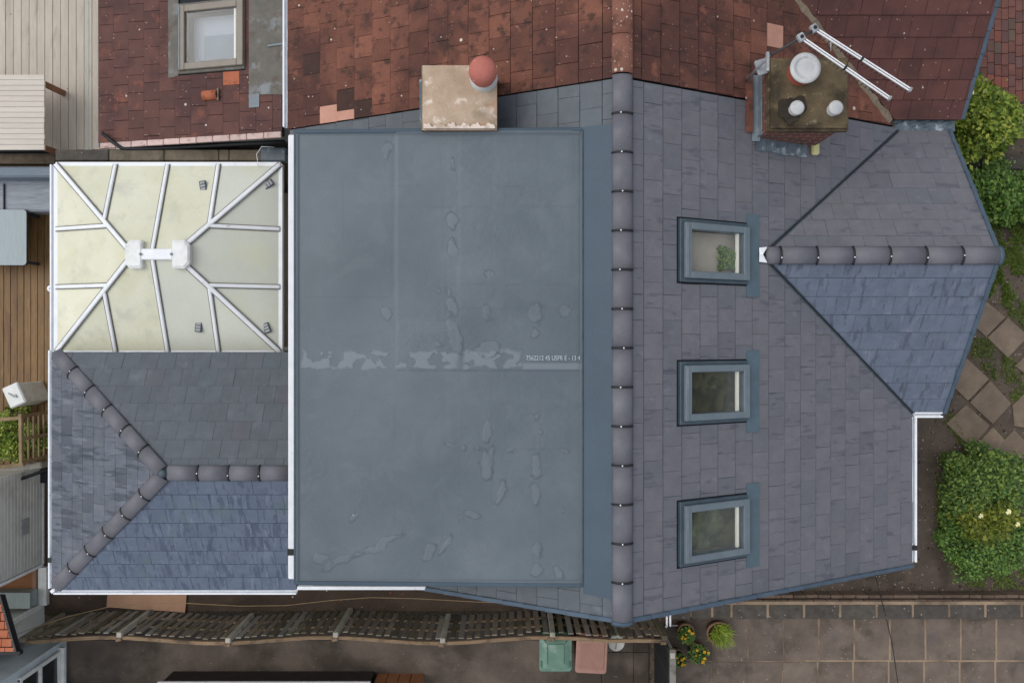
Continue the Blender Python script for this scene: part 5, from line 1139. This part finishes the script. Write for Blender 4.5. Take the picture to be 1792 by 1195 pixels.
def bush(name, px, py, zc, rpx, rpy, h, mat, label, cat, nleaf, lsize, seed, flowers=0, fmat=None, nl=26, up=.5, group=None, lr=.42):
    c = at(px, py, zc); s = (CAM_Z-zc)/FPX; base = Vector((c.x, c.y, 0)); t = thing(name, base, label, cat, group)
    P_ = lobes((c.x, c.y, 0), rpx*s, rpy*s, h, nl, nleaf, seed, lr=lr); v, f = leaves(P_, lsize, up, seed=seed)
    np_mesh('foliage', v, f, mat, t, base)
    rng = np.random.default_rng(seed+1); mb = MB()
    for k in range(9):
        a = rng.uniform(0, 6.28); r = rng.uniform(.2, .7); mb.tube([base+Vector((.05*math.cos(a), .05*math.sin(a), 0)), base+Vector((rpx*s*r*.5*math.cos(a), rpy*s*r*.5*math.sin(a), h*.4)), base+Vector((rpx*s*r*math.cos(a), rpy*s*r*math.sin(a), h*.7))], [.018, .012, .006], 6)
    mb.build('stem', M['stem'], t)
    if flowers:
        idx = np.argsort(-P_[:, 2])[:len(P_)//3]; pick = rng.choice(idx, flowers, replace=False)
        for i in pick:
            p = Vector(P_[i])+Vector((0, 0, .05)); mb = MB(); r_ = rng.uniform(.028, .045)
            for q in range(9):
                a = q*2.4; rr_ = r_*(.45 if q < 3 else 1); mb.add([p, p+Vector((rr_*math.cos(a-.5), rr_*math.sin(a-.5), .012)), p+Vector((rr_*1.25*math.cos(a), rr_*1.25*math.sin(a), .004)), p+Vector((rr_*math.cos(a+.5), rr_*math.sin(a+.5), .012))], [(0, 1, 2, 3)])
            mb.build('flower', fmat or M['flower'], t)
    return t
bush('flowering_shrub', 1735, 203, .9, 78, 72, 1.15, M['leaf_bright'], 'bright green shrub with pale yellow flowers beside the block paving', 'shrub', 15000, .085, 11, 10, nl=46)
bush('leafy_shrub', 1757, 335, .5, 78, 60, .75, M['leaf_mid'], 'mid green leafy shrub beside the upper gable verge', 'shrub', 10000, .075, 12, nl=40)
bush('leafy_shrub', 1800, 365, .4, 50, 42, .6, M['leaf_mid'], 'green leafy shrub at the right edge above the lawn', 'shrub', 3500, .075, 13, nl=14)
bush('rounded_shrub', 1736, 850, .6, 102, 78, .9, M['leaf_dark'], 'large dark green shrub below the diagonal slabs', 'shrub', 15000, .065, 14, nl=70, lr=.34)
bush('low_shrub', 1728, 945, .35, 98, 84, .5, M['leaf_mid'], 'low green shrub spreading in front of the white gutter eave', 'shrub', 12000, .055, 15, nl=70, lr=.3)
bush('golden_shrub', 1760, 915, .95, 62, 50, .95, M['leaf_yellow'], 'yellow green shrub with pale flowers at the right edge', 'shrub', 4200, .075, 16, 4, nl=30)
MBk = thing('garden_sleeper', at(1745, 278, .1), 'dark timber sleeper edging between the two upper shrubs', 'sleeper')
MB().box(at(1695, 0, .12).x, at(1850, 0, .12).x, at(0, 296, .12).y, at(0, 272, .12).y, 0, .12, .015).build('beam', M['coping'], MBk)
# grass and weeds
def tufts(name, polys, n, h, mat, label, seed, width=.006, z0=.0):
    rng = np.random.default_rng(seed); pts = []
    for poly, share in polys:
        pl = ccw(pxpoly(poly, 0)); xs = [p[0] for p in pl]; ys = [p[1] for p in pl]; k = 0; want = int(n*share)
        while k < want:
            x, y = rng.uniform(min(xs), max(xs)), rng.uniform(min(ys), max(ys))
            if all((pl[(i+1) % len(pl)][0]-pl[i][0])*(y-pl[i][1])-(pl[(i+1) % len(pl)][1]-pl[i][1])*(x-pl[i][0]) >= 0 for i in range(len(pl))):
                if vnoise(np.array([x*6]), np.array([y*6]), seed)[0]*.6+vnoise(np.array([x*22]), np.array([y*22]), seed+3)[0]*.4 > .42: pts.append((x, y, z0))
                k += 1
    P_ = np.array(pts); v, f = leaves(P_, h, up=.9, aspect=.28, seed=seed, curl=.3)
    o = np_mesh(name, v, f, mat, None, (P_[:, 0].mean(), P_[:, 1].mean(), 0)); return tag(o, label, 'grass' if 'grass' in name else 'weeds', kind='stuff')
tufts('grass', [([(1735, 375), (1800, 375), (1800, 480), (1735, 480)], .60), ([(1735, 470), (1768, 470), (1762, 540), (1725, 520)], .22), ([(1760, 500), (1800, 540), (1800, 585), (1764, 552)], .06), ([(1745, 600), (1792, 650), (1792, 700), (1772, 705), (1735, 660)], .14), ([(1700, 590), (1728, 592), (1765, 630), (1735, 662), (1698, 624)], .08), ([(1650, 735), (1665, 720), (1700, 785), (1692, 790)], .04), ([(1645, 790), (1792, 790), (1792, 812), (1645, 812)], .08), ([(1636, 800), (1680, 790), (1680, 1000), (1640, 960)], .16), ([(1645, 950), (1800, 950), (1800, 1030), (1690, 1025)], .22)], 30000, .045, M['grass'], 'patchy short grass between the garden slabs and shrubs', 21)
tufts('moss_weeds', [([(60, 1068), (1150, 1066), (1150, 1080), (60, 1082)], .8), ([(1540, 1040), (1792, 1030), (1792, 1044), (1540, 1046)], .2)], 9000, .035, M['moss'], 'moss and small weeds along the fence foot and wall', 22)
# pots
def pot_round(px, py, z, r, label, plant, seed, oval=1.0, square=False, rot=0):
    q = at(px, py, z); t = thing('flower_pot', (q.x, q.y, .03), label, 'flower pot')
    nn_ = 4 if square else 28
    prof = [(r*.72, 0), (r*.95, z-.06), (r, z-.05), (r, z), (r*.88, z), (r*.84, z-.05)]
    mb = MB().lathe(prof, (0, 0, 0), nn_, 1, oval); rm = Matrix.Rotation(rot, 3, 'Z'); mb.v = [Vector((q.x, q.y, .03))+rm @ p for p in mb.v]
    if square: mb.sm = [False]*len(mb.sm)
    mb.build('pot', M['potclay'], t)
    mb = MB().lathe([(r*.84, z-.05), (0, z-.03)], (q.x, q.y, .03), nn_, 1, oval); mb.build('compost', M['compost'], t)
    rng = np.random.default_rng(seed)
    if plant == 'grass':
        n = 420; a = rng.uniform(0, 6.28, n); rr_ = rng.uniform(.1, .95, n)*r*.8; base = np.stack([q.x+rr_*np.cos(a)*.8, q.y+rr_*np.sin(a)*.8, np.full(n, z)], 1)
        d = np.stack([np.cos(a)*.55+.35+.3*rng.normal(size=n), np.sin(a)*.55-.35+.3*rng.normal(size=n), rng.uniform(.5, 1.1, n)], 1); L = rng.uniform(.07, .15, n)[:, None]
        s_ = np.cross(d, [0, 0, 1.]); s_ /= np.linalg.norm(s_, axis=1)[:, None]; w_ = .006
        m1 = base+d*L*.6; m2 = base+d*L*np.array([1.25, 1.25, .75])
        v = np.stack([base-s_*w_, base+s_*w_, m1+s_*w_, m1-s_*w_, m2], 1).reshape(-1, 3); b = np.arange(n)[:, None]*5
        f = np.concatenate([b+np.array([[0, 1, 2]]), b+np.array([[0, 2, 3]]), b+np.array([[3, 2, 4]])], 1).reshape(-1, 3)
        np_mesh('foliage', v, f, M['leaf_lime'], t, (q.x, q.y, z))
    else:
        n = 330; a = rng.uniform(0, 6.28, n); rr_ = np.sqrt(rng.uniform(0, 1, n))*r*.85; P_ = np.stack([q.x+rr_*np.cos(a)+.01, q.y+rr_*np.sin(a)-.03, z+rng.uniform(-.02, .08, n)], 1)
        v, f = leaves(P_, .06, .5, seed=seed); np_mesh('foliage', v, f, M['leaf_mid'], t, (q.x, q.y, z))
        for k in range(7):
            aa = rng.uniform(0, 6.28); r2 = rng.uniform(.3, .85)*r; p = Vector((q.x+r2*math.cos(aa)+.02, q.y+r2*math.sin(aa)-.02, z+.12)); mb = MB(); fr_ = rng.uniform(.014, .026)
            for j in range(8):
                b_ = j*2.4; mb.add([p, p+Vector((fr_*math.cos(b_-.45), fr_*math.sin(b_-.45), .012)), p+Vector((fr_*1.3*math.cos(b_), fr_*1.3*math.sin(b_), .002)), p+Vector((fr_*math.cos(b_+.45), fr_*math.sin(b_+.45), .012))], [(0, 1, 2, 3)])
            mb.build('flower', M['flowerorange'], t)
pot_round(1200, 1107, .32, .155, 'round clay pot of orange yellow flowers nearest the house corner', 'flowers', 31, 1.1)
pot_round(1220, 1139, .26, .185, 'square clay pot of orange yellow flowers, turned, on the patio', 'flowers', 32, 1.0, True, .45)
pot_round(1259, 1107, .28, .235, 'wide round pot of lime green grass on the patio', 'grass', 33, .85)
pot_round(1186, 1150, .22, .13, 'small clay pot half hidden by the dark fence end', 'flowers', 34, 1.2)
# ------------------------------------------------------------------ left side: table, sofa, low table, planter
gt = thing('garden_table', at(30, 196, .44), 'cream slatted garden table with brown legs on the cream deck', 'table')
for k in range(14):
    ya = at(0, 131+k*9.42, 1.1).y; yb = at(0, 131+(k+1)*9.42, 1.1).y
    MB().box(at(-70, 0, 1.1).x, at(77.5+random.uniform(-.5, .5), 0, 1.1).x, yb+.004, ya, 1.07, 1.10, .004).build('slat', M['creamslat'], gt)
for py_ in (141, 254):
    A = at(64, py_, 1.05); MB().bar(A, (A.x+.10, A.y+(-.02), .46), .09, .07).build('leg', M['leg'], gt)
    MB().bar((A.x-1.2, A.y, 1.03), (A.x+.06, A.y, 1.03), .07, .06).build('bearer', M['leg'], gt)
    MB().bar((A.x-1.15, A.y, 1.05), (A.x-1.2, A.y, .46), .09, .07).build('leg', M['leg'], gt)
sf_ = thing('rattan_sofa', at(40, 330, .13), 'grey rattan garden sofa on the brown deck against the cream deck edge', 'sofa')
MB().box(at(-80, 0, .5).x, at(100, 0, .5).x, at(0, 370, .5).y, at(0, 312, .5).y, .14, .50, .03).build('seat', M['rattan'], sf_)
MB().box(at(-80, 0, .8).x, at(104, 0, .8).x, at(0, 314, .62).y, at(0, 290, .85).y, .14, .80, .03).build('backrest', M['rattandark'], sf_)
MB().bar(at(7, 372, .515), at(7, 322, .515), .02, .03).build('seat_seam', M['black'], sf_)
lt_ = thing('low_table', at(10, 415, .13), 'pale blue grey square garden table with rounded corners on the brown deck', 'table')
x1 = at(46, 0, .55).x; ya, yb = at(0, 464, .55).y, at(0, 367, .55).y; x0 = x1-1.05; rr_ = .06
po = [(cx_+rr_*math.cos(R(a)), cy_+rr_*math.sin(R(a))) for cx_, cy_, a0 in ((x1-rr_, yb-rr_, 0), (x0+rr_, yb-rr_, 90), (x0+rr_, ya+rr_, 180), (x1-rr_, ya+rr_, 270)) for a in (a0, a0+30, a0+60, a0+90)]
MB().prism(po, .50, .55).build('top', M['greytop'], lt_)
MB().prism([((p[0]-(x0+x1)/2)*1.012+(x0+x1)/2, (p[1]-(ya+yb)/2)*1.012+(ya+yb)/2) for p in po], .505, .54).build('rim', M['darkmetal'], lt_)
for x in (x0+.06, x1-.06):
    for y in (ya+.06, yb-.06): MB().box(x-.025, x+.025, y-.025, y+.025, .13, .505).build('leg', M['darkmetal'], lt_)
pl_ = thing('wooden_planter', at(30, 775, .13), 'open timber trellis planter full of greenery beside the slate extension', 'planter')
zp = .95
for a, b in (((-40, 737), (37, 731)), ((-40, 822), (42, 812))): MB().bar(at(*a, zp), at(*b, zp), .06, .05, ch=.006).build('rail', M['planter'], pl_)
MB().bar(at(36.5, 724, zp), at(37.5, 812, zp), .055, .06, ch=.006).build('rail', M['planter'], pl_)
for a, b in (((37, 726), (70, 716)), ((37, 812), (72, 800))):
    p, q = at(*a, zp), at(a[0]+ (896-a[0])*.05, a[1]-(a[1]-597.5)*.05, .3); MB().bar(p, (p.x, p.y, .12), .06, .06).build('post', M['planter'], pl_)
pa, pb = at(37, 728, zp), at(37.5, 808, zp)
for z_ in (.22, .36, .5, .64, .78): MB().bar((pa.x+.01, pa.y, z_), (pb.x+.01, pb.y, z_), .025, .03).build('slat', M['planter'], pl_)
for k in (.0, .5, 1.0):
    p = pa.lerp(pb, k); MB().bar((p.x+.03, p.y, .12), (p.x+.03, p.y, .93), .05, .02, up=(1, 0, 0)).build('upright', M['planter'], pl_)
MB().bar(at(-40, 833, .25), at(78, 812, .25), .12, .2, ch=.02).build('sleeper', M['greyedge'], pl_)
c = at(2, 770, .8); P_ = lobes((c.x, c.y, .15), .55, .52, .55, 24, 7000, 41, lr=.35); v, f = leaves(P_, .05, .5, seed=41); np_mesh('plant_foliage', v, f, M['leaf_bright'], pl_, (c.x, c.y, 0)).__setitem__('label', 'dense green leaves filling the planter')
c = at(40, 712, .35); P_ = lobes((c.x, c.y, .1), .55, .12, .3, 14, 900, 42, lr=.6); v, f = leaves(P_, .05, .6, seed=42); np_mesh('trailing_leaves', v, f, M['leaf_yellow'], pl_, (c.x, c.y, 0))
c = at(78, 755, .3); P_ = lobes((c.x, c.y, .1), .10, .30, .3, 8, 220, 43, lr=.6); v, f = leaves(P_, .05, .6, seed=43); np_mesh('trailing_leaves', v, f, M['leaf_yellow'], pl_, (c.x, c.y, 0))
wl = thing('plastic_box', at(22, 692, .13), 'tilted white plastic box with a handle standing among the greenery', 'box')
q = at(22, 692, .85); rm = Matrix.Rotation(.42, 3, 'Z'); MB().obox((q.x, q.y, .45), (.27, .36, .64), rm, .03).build('body', M['whitelid'], wl)
MB().obox((q.x, q.y, .80), (.29, .38, .06), rm, .02).build('lid', M['upvc_old'], wl)
MB().tube([Vector((q.x, q.y, .84))+rm @ Vector(p) for p in ((-.06, .07, 0), (.02, -.03, .02), (.05, -.06, .01), (.045, .0, 0))], .009, 6).build('handle', M['galv'], wl)
# ------------------------------------------------------------------ lower left: white clad garden room and next door's house
gr = thing('garden_room', (-9, -3.5, 0), 'white weatherboard garden room with glazed end at the left edge', 'building')
gx = at(76, 0, 0).x; gy0, gy1, gy2 = at(0, 986, 0).y, at(0, 816, 0).y, at(0, 1056, 0).y
MB().box(gx-2.5, gx-.03, gy0, gy1-.02, 0, 2.3).build('wall', M['render'], gr)
for k in range(24):
    MB().bar((gx-.012, gy0+.02, .075+k*.085), (gx-.012, gy1, .075+k*.085), .03, .08, ch=.008).build('weatherboard', M['cladding'], gr)
MB().box(gx-.03, gx+.02, gy0-.03, gy1, 0, .035).build('base_trim', M['upvc_old'], gr)
MB().box(gx-.01, gx+.022, at(0, 932, .4).y, at(0, 905, .4).y, .42, .64, .006).build('vent', M['galv'], gr)
MB().box(gx-.05, gx+.02, gy0-.04, gy0+.01, 0, 2.3, .006).build('corner_post', M['upvc'], gr)
fr = MB(); fr.box(gx-.04, gx+.11, gy2, gy0-.045, 0, .09); fr.box(gx-.05, gx+.02, gy2-.06, gy2+.01, 0, 2.3); fr.box(gx-.04, gx+.02, gy2+.01, gy0-.045, 1.9, 2.0)
wn = fr.build('glazed_end', M['upvc_old'], gr); MB().box(gx-.02, gx-.01, gy2, gy0-.05, .09, 1.9).build('pane', M['glass'], wn)
MB().box(gx-2.4, gx-.1, gy2, gy0-.05, .02, .06).build('floor', M['wood'], wn); MB().box(gx-1.5, gx-.05, gy2+.02, gy2+.3, .06, .3).build('window_seat', M['greytop'], wn)
MB().box(gx-2.5, gx+.02, gy2-.36, gy2-.06, 0, 2.0).build('end_wall', M['cladding'], gr)
hb = MB().tube([at(-30, 852, .6), at(30, 840, .6), at(82, 822, .55)], .03, 8).build('drain_pipe', M['black'], gr)
dh = thing('house', (-9, -6, 0), 'house corner with orange tiles and pale wall, bottom left', 'house')
wx = at(117, 0, 0).x
MB().box(wx-3, wx, -9, at(0, 1140, 0).y+.25, 0, 2.05).build('wall', M['wallgrey'], dh)
wn = MB()
wy1 = at(0, 1150, .5).y; 
for q in ((wy1-.05, wy1+.02), (wy1-.62, wy1-.55), (wy1-1.25, wy1-1.18)): wn.box(wx, wx+.05, q[0], q[1], .25, 1.35, .006)
for z_ in (.25, .78, 1.29): wn.box(wx, wx+.048, wy1-1.2, wy1, z_, z_+.06, .006)
wn.box(wx, wx+.10, wy1-1.3, wy1+.06, .19, .245)
w_o = wn.build('window', M['upvc_old'], dh); MB().box(wx+.004, wx+.012, wy1-1.2, wy1-.01, .3, 1.3).build('pane', pmat('dark window glass', rgb(30, 34, 38), rgb(44, 48, 52), rough=.1, rnd=0, bump=0, spec=.5), w_o)
DSs = Slope('N', (0, at(0, 1139, 2.1).y, 2.1), .30)
dreg = [sp(DSs, -120, 1139), sp(DSs, 31, 1139), sp(DSs, 3, 1042), sp(DSs, -120, 1042)]
d_s = sheet(DSs, dreg, -.08, -.004).build('roof_slope', M['underlay'], dh)
emit(clad(DSs, dreg, .125, .165, .028, [], gap=.008, lap=-.012, jit=.004), d_s, M['tile_orange'], 'tile')
A = DSs.P(*dreg[1], .02); B = DSs.P(*dreg[2], .02); MB().bar(A, B, .04, .07).build('verge_trim', M['black'], dh)
MB().box(dreg[0][0], dreg[1][0]+.03, dreg[0][1]-.07, dreg[0][1]-.0, 2.02, 2.09, .01).build('gutter', M['black'], dh)
MB().box(dreg[0][0], wx-.12, dreg[0][1]-.35, dreg[0][1]-.05, 1.9, 2.06, .01).build('brick_ledge', M['paver'], dh)
hp = thing('houseplant', SE.P(2.72, 1.05, -.1), 'leafy green houseplant seen through the upper roof window', 'plant')
c = SE.P(2.70, 1.03, -.09); P_ = lobes((c.x, c.y, c.z), .14, .16, .05, 14, 1600, 51, lr=.5, floor=0); v, f = leaves(P_, .035, .5, seed=51); np_mesh('foliage', v, f, M['leaf_dark'], hp, c)
MB().lathe([(.05, -.02), (.07, .02)], c, 16).build('pot', M['darkmetal'], hp)
